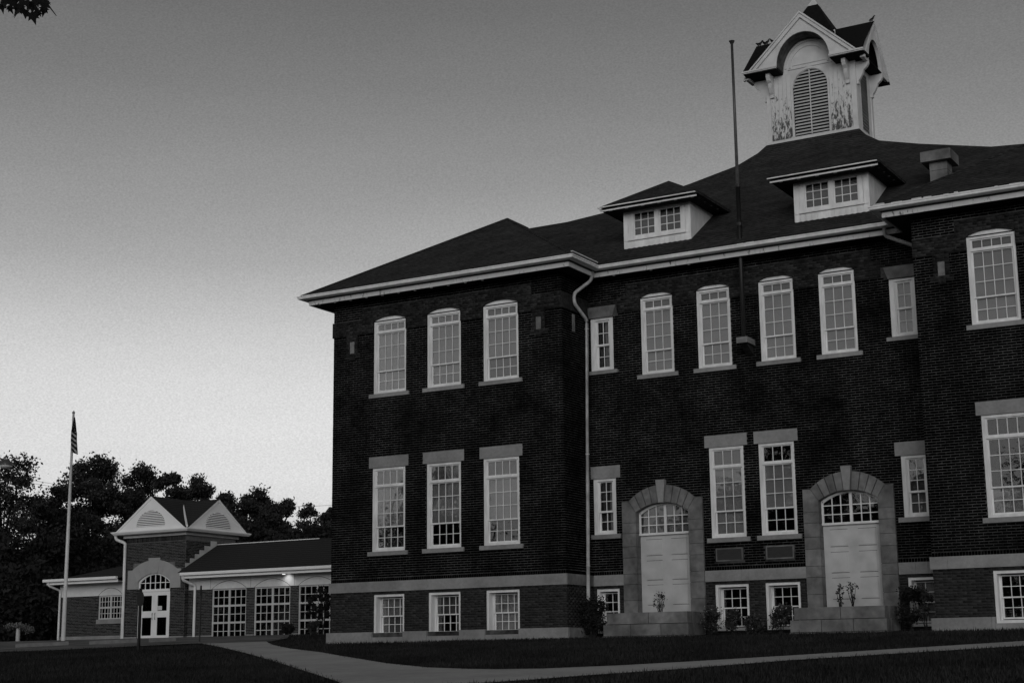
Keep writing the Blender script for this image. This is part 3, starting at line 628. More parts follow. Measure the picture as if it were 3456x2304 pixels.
# dormers
def dormer(c):
    x0, x1, y0 = c - 1.03, c + 1.03, D; zb, zt = 10.70, 11.86
    m = MB(); hs = [(c - .72, c - .055, 11.08, 11.765), (c + .075, c + .74, 11.08, 11.765)]
    backing(m, x0, x1, zb, zt, hs, 'y', y0)
    m.poly([(x1, y0, zb - .05), (x1, y0 + 2.2, zt), (x1, y0, zt)]); m.poly([(x0, y0, zb - .05), (x0, y0, zt), (x0, y0 + 2.2, zt)])
    d = add(m.mesh('dormer', M['white']), 'dormer', school)
    # scalloped shingles either side of and under the windows
    sh = MB(); w = .155
    def scallop(xc, z, yy, hh=.19):
        pts = [(xc - w / 2 + .006, z + hh), (xc - w / 2 + .006, z + .06), (xc - .05, z + .012), (xc, z), (xc + .05, z + .012), (xc + w / 2 - .006, z + .06), (xc + w / 2 - .006, z + hh)]
        return MB().prism(pts, yy - .012, yy).mesh('shingle', M['white'])
    for i in range(6):
        for xs in (x0 + .085, x0 + .24, x1 - .085, x1 - .22):
            add(scallop(xs, 10.95 + .16 * i, y0 - .004 * (6 - i) * .2), 'shingle', d)
    for i in range(13): add(scallop(x0 + .085 + i * w * 1.01, 10.735, y0 - .006, .2), 'shingle', d)
    # windows: frame, muntins, glass
    f = MB()
    f.box(c - .80, c + .82, y0 - .02, y0 + .06, 11.775, 11.85); f.box(c - .80, c - .72, y0 - .02, y0 + .06, 11.0, 11.775); f.box(c + .74, c + .82, y0 - .02, y0 + .06, 11.0, 11.775); f.box(c - .055, c + .075, y0 - .022, y0 + .06, 11.0, 11.775)
    f.box(c - .72, c - .055, y0 - .02, y0 + .06, 11.0, 11.08); f.box(c + .075, c + .74, y0 - .02, y0 + .06, 11.0, 11.08); f.box(c - .88, c + .90, y0 - .06, y0 + .04, 10.955, 10.995)
    for h in hs:
        a, b, p, q = h; f.box(a, a + .03, y0 + .02, y0 + .05, p, q); f.box(b - .03, b, y0 + .02, y0 + .05, p, q); f.box(a + .03, b - .03, y0 + .02, y0 + .05, p, p + .03); f.box(a + .03, b - .03, y0 + .02, y0 + .05, q - .03, q)
        for i in (1, 2): xm = a + (b - a) * i / 3; zm = p + (q - p) * i / 3; f.box(xm - .01, xm + .01, y0 + .026, y0 + .048, p, q); f.box(a, b, y0 + .028, y0 + .046, zm - .01, zm + .01)
    add(f.mesh('dormer_window', M['white']), 'window', d)
    for a, b, p, q in hs:
        for i in range(3):
            for k in range(3):
                wd, hg = (b - a - .06) / 3, (q - p - .06) / 3; bx('pane', d, M['glass'], a + .03 + wd * i + .008, a + .03 + wd * (i + 1) - .008, y0 + .036, y0 + .039, p + .03 + hg * k + .008, p + .03 + hg * (k + 1) - .008)
        bx('blind', d, M['dim_blind'], a, b, y0 + .10, y0 + .11, p, q - .07)
    bx('room_interior', d, M['room'], x0 + .1, x1 - .1, y0 + .5, y0 + .55, 10.9, 12)
    # hipped roof with wide eaves
    e, ze = 1.5, 11.90; yf = D - .6; r = MB(); a, b = c - e, c + e; pk = (c, yf + 1.5, ze + .93); bk = (c, 6.2, ze + .93); yb = 5.0
    r.poly([(a, yf, ze), (b, yf, ze), pk]); r.poly([(a, yf, ze), pk, bk, (a, yb, ze)]); r.poly([(b, yf, ze), (b, yb, ze), bk, pk])
    r.box(b - .02, b + .03, yf - .02, yb, ze - .07, ze + .012)
    add(r.mesh('dormer_roof', M['shingle']), 'dormer_roof', d)
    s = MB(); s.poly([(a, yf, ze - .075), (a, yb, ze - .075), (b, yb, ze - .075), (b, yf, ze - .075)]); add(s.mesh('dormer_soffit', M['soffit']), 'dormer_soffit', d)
    add(MB().box(a - .02, b - .03, yf - .05, yf, ze - .04, ze - .012).box(a + .02, b - .04, yf + .05, yf + .08, ze - .125, ze - .075).mesh('dormer_fascia', M['white']), 'dormer_fascia', d)
    for i in range(6): xx = a + .3 + i * (2 * e - .5) / 5; bx('rafter_tail', d, M['white'], xx - .045, xx + .045, yf + .06, yf + .16, ze - .12, ze - .075)
    for i in range(4): yy = yf + .4 + i * .42; bx('rafter_tail', d, M['dark_paint'], b - .15, b - .09, yy, yy + .05, ze - .10, ze - .075)
dormer(-7.99); dormer(-2.93)

# ---------------------------------------------------------------- belfry
bf = MB(); bx0, bx1, by0, by1 = -6.93, -4.04, 7.8, 9.42; bzt = 17.95; bc = (bx0 + bx1) / 2; lc = -5.492; lw = .555
backing(bf, bx0, bx1, 14.6, bzt, [(lc - lw, lc + lw, 15.35, 17.5)], 'y', by0)
backing(bf, by0, by1, 14.6, bzt, [(8.32, 8.95, 15.35, 17.3)], '+x', bx1); backing(bf, by0, by1, 14.6, bzt, [], '-x', bx0)
bf.poly([(bx1, by1, 14.6), (bx0, by1, 14.6), (bx0, by1, bzt), (bx1, by1, bzt)])
P = arc(lc, 2 * lw, 16.96, .52, 20)
bf.prism([(lc - lw, 16.96)] + P[1:11] + [(lc, 17.5), (lc - lw, 17.5)], by0 - .001, by0 + .1); bf.prism([(lc, 17.5)] + P[10:-1] + [(lc + lw, 16.96), (lc + lw, 17.5)], by0 - .001, by0 + .1)
# base sill, corner boards, mouldings
bf.box(bx0 - .06, bx1 + .06, by0 - .07, by0, 15.20, 15.31).box(bx1, bx1 + .06, by0, by1, 15.20, 15.31)
for a in (bx0, bx1 - .13): bf.box(a, a + .13, by0 - .03, by0, 15.31, 17.6)
bf.box(bx1, bx1 + .03, by0 - .03, by0 + .16, 15.31, 17.6).box(bx1, bx1 + .03, by1 - .16, by1, 15.0, 17.6)
bf.box(bx0 + .75, bx1 - .7, by0 - .03, by0, 17.56, 17.60).box(bx0 + .9, bx1 - .85, by0 - .025, by0, 17.68 - .0, 17.70)
ring = [(lc + (lw + .05) * math.sin(a), 15.35) for a in ()]
Q0 = arc(lc, 2 * lw + .02, 16.96, .535, 20); Q1 = arc(lc, 2 * lw + .14, 16.96, .60, 20)
bf.prism((Q1 + Q0[::-1])[::-1], by0 - .03, by0)
for sg in (-1, 1): a, b = sorted((lc + sg * (lw + .01), lc + sg * (lw + .07))); bf.box(a, b, by0 - .03, by0, 15.35, 16.96)
for rr in (.60, .74):
    A = [(lc + rr * math.cos(t_), 17.62 + rr * 1.05 * math.sin(t_)) for t_ in np.linspace(0, math.pi, 24)]; B = [(lc + (rr + .045) * math.cos(t_), 17.62 + (rr + .045) * 1.05 * math.sin(t_)) for t_ in np.linspace(0, math.pi, 24)]
    bf.prism(B[::-1] + A if False else (A + B[::-1]), by0 - .03, by0)
backing(bf, lc - .9, lc + .9, 17.5, 18.6, [], 'y', by0 + .004)
BELF = add(bf.mesh('belfry', M['belfry_white']), 'belfry', school)
for x0, x1 in ((bx0 + .135, lc - lw - .08), (lc + lw + .08, bx1 - .135)):
    n = int(round((x1 - x0) / .125)); w = (x1 - x0) / n
    for i in range(n): bx('board', BELF, M['peel'], x0 + w * i + .004, x0 + w * (i + 1) - .004, by0 - .012 - .006 * (i % 2), by0, 15.315, 17.45)
bx('room_interior', BELF, M['room'], bx0 + .3, bx1 - .3, by0 + .35, by1 - .3, 15.0, 17.8)
for i in range(20):                                         # louvre slats, sloping outwards
    z = 15.40 + i * .104
    if z > 17.44: break
    h = lw - .01 if z < 16.98 else (lw - .01) * math.sqrt(max(0, 1 - ((z - 16.96) / .52) ** 2))
    if h < .08: break
    m = MB().prism([(by0 - .012, z), (by0 + .0, z - .012), (by0 + .085, z + .058), (by0 + .073, z + .068)], lc - h, lc + h, axis='x'); add(m.mesh('slat', M['belfry_white']), 'slat', BELF)
bx('louvre_post', BELF, M['belfry_white'], lc - .016, lc + .016, by0 - .028, by0 - .008, 15.36, 17.46)
for i in range(19):
    z = 15.40 + i * .104
    m = MB().prism([(bx1 + .012, z), (bx1, z - .012), (bx1 - .085, z + .05), (bx1 - .073, z + .058)], 8.33, 8.94, axis='y'); add(m.mesh('slat', M['dull_white']), 'slat', BELF)
# overhanging gables with an arched opening
def gable_face(mb, c, hw, zb, za, ra, rh, zs, d0, d1, axis):
    n = 20; A = [(c + ra * math.cos(math.pi - math.pi * i / n), zs + rh * math.sin(math.pi * i / n)) for i in range(n + 1)]
    L1 = [(c - hw, zb), (c - ra, zb)] + A[:n // 2 + 1] + [(c, za)]; L2 = [(c, za)] + A[n // 2:] + [(c + ra, zb), (c + hw, zb)]
    for pts in (L1, L2): mb.prism(pts if axis == 'y' else pts, d0, d1, axis=axis)
g = MB(); yg = 7.15
gable_face(g, XM, 1.60, 17.53, 19.03, .86, .98, 17.53, yg + .04, by0 + .0, 'y')
# raking cornice boards
def chevron(mb, c, hw, zb, za, w, d0, d1, axis): mb.prism([(c - hw, zb), (c - hw + w * .9, zb), (c, za - w), (c + hw - w * .9, zb), (c + hw, zb), (c, za)], d0, d1, axis=axis)
def rake(mb, p, q, w, t, axis, d0, d1):
    (a, z), (b, y) = p, q; L_ = math.hypot(b - a, y - z); nx, nz = -(y - z) / L_, (b - a) / L_
    if nz < 0: nx, nz = -nx, -nz
    mb.prism([(a - nx * w, z - nz * w), (b - nx * w, y - nz * w), (b, y), (a, z)], d0, d1, axis=axis)
chevron(g, XM, 1.66, 17.545, 19.11, .15, yg - .03, yg + .04, 'y'); chevron(g, XM, 1.74, 17.55, 19.17, .07, yg - .07, by0, 'y')
for sg in (-1, 1):
    a, b = sorted((XM + sg * 1.95, XM + sg * .86)); g.box(a, b, yg - .04, yg + .04, 17.47, 17.53); g.box(min(a, XM + sg * 1.98), max(b, XM + sg * .9) if sg > 0 else b, yg - .07, yg - .04, 17.50, 17.545)
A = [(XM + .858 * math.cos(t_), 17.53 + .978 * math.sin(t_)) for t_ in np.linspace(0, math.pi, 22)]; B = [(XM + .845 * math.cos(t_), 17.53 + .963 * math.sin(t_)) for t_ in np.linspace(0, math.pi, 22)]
GAB = add(g.mesh('front_gable', M['belfry_white']), 'front_gable', BELF)
add(MB().prism((A + B[::-1])[::-1], yg + .05, by0 - .032).mesh('arch_shade_lining', M['dark_paint']), 'arch_shade_lining', BELF)  # added dark lining: shade of the arch underside put into its colour
for sg in (-1, 1):
    s = MB(); a, b = sorted((XM + sg * 1.93, XM + sg * .87)); s.box(a, b, yg + .04, by0 - .002, 17.45, 17.528)
    add(s.mesh('gable_soffit', M['slate']), 'gable_soffit', BELF)
for a, b in ((bx1, bx1 + .40), (bx0 - .50, bx0)): bx('gable_soffit', BELF, M['slate'], a, b, by0 - .62, by1 + .4, 17.452, 17.475)
yc = 8.62; xs = -3.63; xw = -7.46
for sg, xa, xb in ((1, bx1, xs), (-1, bx0, xw)):
    gs = MB()
    d0, d1 = sorted((xb, xb - sg * .10)); gable_face(gs, yc, 1.24, 17.36, 18.86, .66, .95, 17.36, d0, d1, 'x')
    chevron(gs, yc, 1.30, 17.33, 18.93, .13, min(xb, xb + sg * .05), max(xb, xb + sg * .05), 'x')
    add(gs.mesh('side_gable', M['belfry_white']), 'side_gable', BELF)
# roofs of the gables and the spire
br = MB()
for sg in (-1, 1):
    br.poly([(XM, yg - .06, 19.18), (XM, 10.0, 19.18), (XM + sg * 1.76, 10.0, 17.55), (XM + sg * 1.76, yg - .06, 17.55)])
    ye, ze_ = (7.13, 17.56) if sg < 0 else (9.95, 17.26)
    br.poly([(XM, yc, 18.95), (xs + .05, yc, 18.95), (xs + .05, ye, ze_), (XM + 1.5, ye, ze_)])
    br.poly([(XM, yc, 18.95), (xw - .05, yc, 18.95), (xw + .02, ye, ze_), (XM - 1.5, ye, ze_)])
br.poly([(XM, 10.0, 19.18), (XM + 1.76, 10.0, 17.55), (XM - 1.76, 10.0, 17.55)])
br.box(bx0 + .1, bx1 - .1, by0 + .1, by1, 17.6, 17.9)
sp = 20.12; hz = 18.5; k = .545 * (sp - hz); apex = (XM, 8.55, sp); base = [(XM - k, 8.55 - k, hz), (XM + k, 8.55 - k, hz), (XM + k, 8.55 + k, hz), (XM - k, 8.55 + k, hz)]
for i in range(4): br.poly([base[i], base[(i + 1) % 4], apex])
add(br.mesh('belfry_roof', M['slate']), 'belfry_roof', BELF)
cm = MB(); k2 = .545 * .30 + .012; b2 = [(XM - k2, 8.55 - k2, sp - .30), (XM + k2, 8.55 - k2, sp - .30), (XM + k2, 8.55 + k2, sp - .30), (XM - k2, 8.55 + k2, sp - .30)]
for i in range(4): cm.poly([b2[i], b2[(i + 1) % 4], (XM, 8.55, sp + .02)])
add(cm.mesh('spire_cap', M['belfry_white']), 'spire_cap', BELF)
# scroll brackets under the overhangs
prof = [(0, .72), (.42, .72), (.42, .60), (.36, .50), (.26, .42), (.22, .30), (.14, .16), (.09, .10), (.09, .0), (0, .0)]
for xb in (-6.72, -6.62 + 2.36):
    add(MB().prism([(by0 - a, 16.74 + b) for a, b in prof], xb - .06, xb + .06, axis='x').mesh('bracket', M['belfry_white']), 'bracket', BELF)
for yb in (by0 + .10, by1 - .12):
    add(MB().prism([(bx1 + a, 16.70 + b) for a, b in prof], yb - .06, yb + .06, axis='y').mesh('bracket', M['belfry_white']), 'bracket', BELF)
    add(MB().prism([(bx0 - a, 16.70 + b) for a, b in prof][::-1], yb - .06, yb + .06, axis='y').mesh('bracket', M['belfry_white']), 'bracket', BELF)

# downpipes
def pipe(pts, m='pipe', r=.05, parent=None):
    o = add(MB().tube(pts, r, 10).mesh('downpipe', M[m], True), 'downpipe', parent or school); return o
def bent(pts, k=.10):
    out = [Vector(pts[0])]
    for a, b, c in zip(pts, pts[1:], pts[2:]):
        a, b, c = Vector(a), Vector(b), Vector(c); d1 = (b - a).normalized(); d2 = (c - b).normalized()
        for t_ in (0, .25, .5, .75, 1): p, q = b - d1 * k, b + d2 * k; out.append(p * (1 - t_) ** 2 + b * 2 * t_ * (1 - t_) + q * t_ ** 2)
    return out + [Vector(pts[-1])]
dp = pipe(bent([(-9.69, .84, 10.05), (-9.72, .84, 9.80), (-10.12, .55, 9.42), (-10.12, .57, 9.13), (-10.12, 1.28, 8.80), (-10.12, 1.02, .35)]))
for z in (8.55, 5.0, 1.95): t_ = (8.8 - z) / 8.45; add(MB().tube([(-10.12, 1.28 - .26 * t_, z), (-10.12, 1.28 - .26 * t_, z - .03)], .058, 10).mesh('pipe_band', M['dull_white']), 'pipe_band', dp)
pipe(bent([(-1.36, .86, 10.05), (-1.37, .88, 9.85), (-.66, 1.10, 9.52), (-.56, 1.25, 9.2), (-.55, 1.25, .3)]))

# ---------------------------------------------------------------- stone stoops in front of the doors
for c, lab, sc_ in ((D1, 'stained two-course limestone block before the boarded door beside the long downpipe', -1), (D2, 'stained two-course limestone block before the boarded door nearer the right-hand wing', 1)):
    t = thing('stone_stoop', lab, 'stone block', (c, .5, 0), 'limestone blocks in front of the two doors')
    for z0, z1, e, yf, cuts in ((.335, .635, 1.20, .46, [0, .52, 1]), (.03, .33, 1.27, .36, [0, .33, .68, 1] if sc_ < 0 else [0, .33, .66, 1]), (-.15, .03, 1.30, .33, [0, .5, 1])):
        a0, a1 = c - e, c + e - .09
        for a, b in zip(cuts, cuts[1:]): bx('stone', t, M['old_stone'], a0 + (a1 - a0) * a + .008, a0 + (a1 - a0) * b - .008, yf + random.uniform(-.004, .004), yf + .34, z0, z1 - .012)
        bx('stone', t, M['old_stone'], a1 - .3, a1 + .0, yf + .345, D - .09, z0, z1 - .005); bx('stone', t, M['old_stone'], a0, a0 + .3, yf + .345, D - .09, z0, z1 - .005)
    bx('landing', t, M['soil'], c - 1.15, c + 1.05, .8, D - .09, -.1, .58)

# bare mast fixed to the wall
t = thing('roof_mast', 'bare dark mast rising from a wall bracket through the school eave', 'mast', (-5.38, 1.15, 7.72))
add(MB().tube([(-5.38, 1.15, 7.72), (-5.38, 1.15, 11.9)], .06, 10).mesh('lower_tube', M['black_metal'], True), 'lower_tube', t)
add(MB().tube([(-5.38, 1.15, 11.9), (-5.38, 1.15, 16.0)], .047, 10, .036).mesh('upper_tube', M['dark_metal'], True), 'upper_tube', t)
for z, r_ in ((11.86, .075), (10.78, .08)): add(MB().tube([(-5.38, 1.15, z), (-5.38, 1.15, z + .09)], r_, 10).mesh('collar', M['black_metal']), 'collar', t)
add(MB().tube([(-5.38, 1.15, 15.98), (-5.38, 1.15, 16.02), (-5.38, 1.15, 16.05)], .05, 10, .085).mesh('cap', M['black_metal']), 'cap', t)
b = bx('mast_bracket', t, M['old_stone'], -5.53, -5.22, .98, 1.54, 7.56, 7.715)
add(MB().prism([(1.54, 7.30), (1.54, 7.56), (1.05, 7.56)], -5.47, -5.28, axis='x').mesh('bracket_foot', M['band']), 'bracket_foot', b)

# birds on the belfry
def bird(p, yaw, pose, lab):
    t = thing('bird', lab, 'bird', p, 'birds perched on the belfry'); bm = bmesh.new()
    v = [bm.verts.new(q) for q in ((-.17, 0, .03 - .05 * pose), (-.06, 0, .07), (.03, 0, .12 + .03 * pose), (.075, 0, .19 + .05 * pose), (.105, 0, .215 + .05 * pose), (.15, 0, .205 + .05 * pose), (0, .022, .0), (0, -.022, .0))]
    for a, c in ((0, 1), (1, 2), (2, 3), (3, 4), (4, 5), (1, 6), (1, 7)): bm.edges.new((v[a], v[c]))
    me = bpy.data.meshes.new('bird_body'); bm.to_mesh(me); bm.free(); o = bpy.data.objects.new('body', me); COL.objects.link(o)
    md = o.modifiers.new('skin', 'SKIN')
    for sv, r_ in zip(me.skin_vertices[0].data, (.02, .058, .06, .036, .034, .008, .010, .010)): sv.radius = (r_, r_)
    o.modifiers.new('sub', 'SUBSURF').render_levels = 2; o.modifiers['sub'].levels = 2; me.materials.append(M['black_metal']); o.parent = t; t.rotation_euler = (0, 0, yaw); t.scale = (.62, .62, .62)
    w = add(MB().prism([(-.2, .03), (-.04, .06), (.04, .13), (-.06, .14), (-.16, .07)], -.066, -.056).mesh('wing', M['slate']), 'wing', None); w.parent = t; w.location = (0, 0, .0)
    w2 = w.copy(); COL.objects.link(w2); w2.parent = t; w2.location = (0, .122, 0)
xl = xw
for i, (dx, yaw, pose, lab) in enumerate([(0.02, 2.9, -.8, 'dark bird at the outer end of the left belfry gable, body held low'), (.12, .4, 1, 'dark bird standing upright, second from the end of the left belfry gable'), (.23, 2.6, .2, 'dark bird leaning forward between two others on the left belfry gable'), (.36, .3, 1, 'dark bird upright, fourth along the left belfry gable'), (.50, 3.0, .7, 'dark bird closest to the white front gable of the belfry')]):
    bird((xl - .02 + dx, yc, 18.955), yaw, pose, lab)
bird((xs + .0, yc, 18.96), .6, 1.4, 'lone dark bird on the tip of the right belfry gable')

# ---------------------------------------------------------------- the low annex
annex = thing('school_annex', 'low one-storey brick annex with a gabled entrance tower and large grid windows', 'annex', (-37, 18, .5))
ax0, ax1, ay, ayb = -40.76, -37.27, 15.2, 18.5; AZ = .4; axc = (ax0 + ax1) / 2; AB = 15.45
dh = [(axc - .94, axc + .94, .5, 3.5), (-40.63, -37.55, 2.80, 3.62), (-40.3, -37.85, 3.6, 3.93), (-39.44, -38.76, 3.9, 4.14)]
bwin = [(-34.96, 1.88), (-32.62, 1.9), (-30.28, 1.9), (-27.94, 1.9)]; cwin = (-41.83, 1.46)
hb = [(c - w / 2, c + w / 2, .50, 2.66) for c, w in bwin] + [(-38, -20, 2.67, 3.2)]; hc = [(cwin[0] - .73, cwin[0] + .73, 1.53, 2.6), (-45, -40.7, 2.6, 3.2)]
wb = MB(); backing(wb, ax0, ax1, AZ, 5.12, dh[:1], 'y', ay); backing(wb, ay, ayb, AZ, 5.12, [], '+x', ax1); backing(wb, ay, ayb, AZ, 5.12, [], '-x', ax0)
wb.poly([(ax1, ayb, AZ), (ax0, ayb, AZ), (ax0, ayb, 5.12), (ax1, ayb, 5.12)])
backing(wb, ax1, -18, AZ, 3.2, hb[:4], 'y', AB); backing(wb, -44.97, ax0, AZ, 3.2, hc[:1], 'y', AB); backing(wb, AB, 21, AZ, 3.2, [], '-x', -44.97)
wb.poly([(-18, 21, AZ), (-44.97, 21, AZ), (-44.97, 21, 3.2), (-18, 21, 3.2)])
AW = add(wb.mesh('annex_wall', M['annex_mortar']), 'annex_wall', annex)
add(brick_mesh('tower_bricks', bricks(ax0, ax1, .72, 4.84, dh), M['annex_brick'], 'y', ay, .007), 'bricks', AW, kind='stuff')
add(brick_mesh('tower_side_bricks', bricks(ay, ayb, .72, 4.84, []), M['annex_brick'], '+x', ax1, .007), 'bricks', AW, kind='stuff')
add(brick_mesh('hall_bricks', bricks(ax1, -20, .72, 2.68, hb), M['annex_brick'], 'y', AB, .007), 'bricks', AW, kind='stuff')
add(brick_mesh('left_bricks', bricks(-44.97, ax0, .82, 2.6, hc), M['annex_brick'], 'y', AB, .007), 'bricks', AW, kind='stuff')
so = [(a, a + .055, 4.85, 5.05) for a in np.arange(ax0 + .01, ax1 - .05, .071)]
add(brick_mesh('tower_soldier_bricks', so, M['annex_brick'], 'y', ay, .01), 'soldier_bricks', AW, kind='stuff')
for a, b, y, z1 in ((ax0 - .02, axc - .95, ay, .72), (axc + .95, ax1 + .02, ay, .72), (-45.0, ax0 - .02, AB, .82)): bx('base_course', annex, M['stone'], a, b, y - .03, y + .02, .3, z1)
prev = ax1 + .02
for c, w in bwin + [(-20, 0)]:
    bx('base_course', annex, M['stone'], prev, c - w / 2, AB - .03, AB + .02, .3, .72); 
    if w: bx('base_course', annex, M['stone'], c - w / 2, c + w / 2, AB - .04, AB + .1, .3, .53)
    prev = c + w / 2
# pale frieze panels with arch-shaped joints over the windows
pn = add(MB().box(ax1 + .05, -20, AB - .02, AB + .02, 2.68, 3.2).mesh('frieze_panel', M['panel']), 'frieze_panel', annex)
pc = add(MB().box(-45.0, ax0 - .05, AB - .02, AB + .02, 2.6, 3.2).mesh('frieze_panel', M['panel']), 'frieze_panel', annex)
def arc_joint(c, w, z, rise, parent):
    A = arc(c, w, z, rise, 18); B = arc(c, w - .04, z, rise - .02, 18); add(MB().prism((A + B[::-1])[::-1], AB - .024, AB - .018).mesh('arch_joint', M['joint_shade']), 'arch_joint', parent)
for c, w in bwin: arc_joint(c, w + .04, 2.68, .34, pn)
arc_joint(cwin[0], 1.5, 2.6, .34, pc)
for x in (-36.0, -33.78, -31.45, -29.1): bx('joint', pn, M['joint_shade'], x - .006, x + .006, AB - .023, AB - .018, 2.70, 3.19)
# big grid windows
def grid_window(c, w, z0, z1, cols, bands, rows, mat_room='room'):
    f = MB(); y0, y1 = AB + .02, AB + .08; a, b = c - w / 2, c + w / 2
    f.box(a, a + .06, y0, y1, z0, z1).box(b - .05, b, y0, y1, z0, z1).box(a, b, y0 - .002, y1, z0, z0 + .05).box(a, b, y0 - .002, y1, z1 - .05, z1).box(c - .045, c + .045, y0 - .004, y1, z0, z1)
    for i in range(1, bands): zm = z0 + (z1 - z0) * i / bands; f.box(a, b, y0 - .006, y1, zm - .04, zm + .04)
    for k in range(bands * rows):
        if k % rows: zm = z0 + (z1 - z0) * k / (bands * rows); f.box(a, b, y0 + .01, y1 - .01, zm - .014, zm + .014)
    for s_ in (0, 1):
        for i in range(1, cols): xm = (a if s_ == 0 else c) + w / 2 * i / cols; f.box(xm - .013, xm + .013, y0 + .012, y1 - .012, z0, z1)
    o = add(f.mesh('window', M['dull_white']), 'window', annex)
    g_ = MB()
    for s_ in (0, 1):
        for i in range(cols):
            for k in range(bands * rows):
                xa = (a if s_ == 0 else c) + w / 2 * i / cols; za = z0 + (z1 - z0) * k / (bands * rows); g_.box(xa + .012, xa + w / 2 / cols - .012, y0 + .03, y0 + .033, za + .012, za + (z1 - z0) / (bands * rows) - .012)
    add(g_.mesh('panes', M['glass']), 'panes', o, kind='stuff'); return o
for c, w in bwin: grid_window(c, w, .53, 2.665, 3, 3, 2)
o = grid_window(cwin[0], 1.46, 1.55, 2.585, 4, 2, 2); bx('sill', o, M['stone'], cwin[0] - .8, cwin[0] + .76, AB - .05, AB + .06, 1.35, 1.55)
bx('room_interior', annex, M['room'], ax1, -18, AB + 1.2, AB + 1.25, .4, 3.2); bx('room_interior', annex, M['room'], -44.9, ax0, AB + 1.2, AB + 1.25, .4, 3.2); bx('room_interior', annex, M['room'], ax0 + .1, ax1 - .1, ay + 1.2, ay + 1.25, .4, 4.2)
# eaves and roofs of the two ranges
for a, b in ((-37.05, -18.2), (-45.3, ax0 - .03)):
    add(MB().prism([(14.62, 3.27), (14.66, 3.25), (14.76, 3.25), (14.76, 3.385), (14.62, 3.385)], a, b, axis='x').mesh('gutter', M['annex_white']), 'gutter', annex)
    add(MB().box(a + .12, b, 14.77, 14.80, 3.14, 3.25).mesh('fascia', M['annex_white']), 'fascia', annex); add(MB().box(a + .14, b, 14.80, AB - .02, 3.17, 3.19).mesh('soffit', M['dull_white']), 'soffit', annex)
ar = MB(); ar.poly([(ax1 + .01, 14.7, 3.39), (-18, 14.7, 3.39), (-18, 17.28, 4.74), (ax1 + .01, 17.28, 4.74)]); ar.poly([(ax1, 17.28, 4.74), (-18, 17.28, 4.74), (-18, 20.6, 3.2), (ax1, 20.6, 3.2)])
ar.poly([(-45.3, 14.7, 3.28), (ax0, 14.7, 3.28), (ax0, 18.3, 4.35), (-42.0, 18.3, 4.35)]); ar.poly([(-45.3, 14.7, 3.28), (-42.0, 18.3, 4.35), (-45.3, 21.8, 3.28)]); ar.poly([(-45.3, 21.8, 3.28), (-42, 18.3, 4.35), (ax0, 18.3, 4.35), (ax0, 21.8, 3.28)])
add(ar.mesh('roof', M['annex_roof']), 'roof', annex)
bx('ridge_flashing', annex, M['annex_white'], ax1 + .02, -31.6, 17.24, 17.32, 4.735, 4.765)
stp = [(15.2, 15.49, 3.85), (15.49, 15.80, 4.06), (15.8, 16.09, 4.26), (16.09, 16.41, 4.45), (16.41, 16.81, 4.65), (16.81, 17.22, 4.89)]
for a, b, z in stp: add(MB().prism([(a, 3.39 + (a - 14.7) * .523 - .02), (b, 3.39 + (b - 14.7) * .523 - .02), (b, z), (a, z)], ax1, ax1 + .014, axis='x').mesh('step_flashing', M['dull_white']), 'step_flashing', annex)
# entrance: stone arch, fanlight, double doors
sr = add(MB().box(axc - 1.5, axc - .96, ay - .03, ay + .05, 2.81, 3.55).mesh('entrance_arch', M['annex_stone']), 'entrance_arch', annex)
Ro2 = (1.3 ** 2 + .42 ** 2) / .84; zo2 = 4.05 - Ro2; Ri2 = (.94 ** 2 + .34 ** 2) / .68; zi2 = 3.46 - Ri2; a1 = math.asin(1.3 / Ro2); a2 = math.asin(.94 / Ri2)
def P2(f): return (axc + Ro2 * math.sin(a1 * f), zo2 + Ro2 * math.cos(a1 * f)), (axc + Ri2 * math.sin(a2 * f), zi2 + Ri2 * math.cos(a2 * f))
for sg in (-1, 1):
    o1, i1 = P2(sg); pts = [(axc + sg * 1.54, 2.8), (axc + sg * .94, 2.8), i1, o1, (axc + sg * 1.54, 3.62)]
    add(MB().prism(pts if sg > 0 else pts[::-1], ay - .05, ay + .12).mesh('arch_stone', M['annex_stone']), 'arch_stone', sr)
    for f0, f1 in ((.22, .48), (.48, .74), (.74, 1.0)):
        q = [P2(sg * (f0 + (f1 - f0) * k / 4 + (.003 if k == 0 else -.003 if k == 4 else 0))) for k in range(5)]; pts = [x[1] for x in q] + [x[0] for x in reversed(q)]
        add(MB().prism(pts if sg < 0 else pts[::-1], ay - .05, ay + .12).mesh('arch_stone', M['annex_stone']), 'arch_stone', sr)
add(MB().prism([(axc - .21, 3.45), (axc + .21, 3.45), (axc + .34, 4.14), (axc - .34, 4.14)], ay - .06, ay + .12).mesh('keystone', M['annex_stone']), 'keystone', sr)
f = MB(); A = [P2(-1 + 2 * i / 16)[1] for i in range(17)]; B = [(axc + (x - axc) * .93, z - .055) for x, z in A]; f.prism((A + B[::-1])[::-1], ay + .03, ay + .1)
f.box(axc - .94, axc + .94, ay + .03, ay + .1, 2.67, 2.78).box(axc - .94, axc - .88, ay + .03, ay + .1, .5, 3.12).box(axc + .88, axc + .94, ay + .03, ay + .1, .5, 3.12)
for i in range(1, 6): xm = axc - .88 + 1.76 * i / 6; f.box(xm - .014, xm + .014, ay + .05, ay + .09, 2.78, zi2 + math.sqrt(Ri2 ** 2 - (xm - axc) ** 2) - .03)
f.box(axc - .88, axc + .88, ay + .052, ay + .088, 3.04, 3.07)
fo = add(f.mesh('fanlight', M['annex_white']), 'fanlight', annex); add(MB().prism([(axc - .9, 2.75), (axc + .9, 2.75)] + [(x, z - .03) for x, z in A[::-1]], ay + .07, ay + .074).mesh('pane', M['glass']), 'pane', fo)
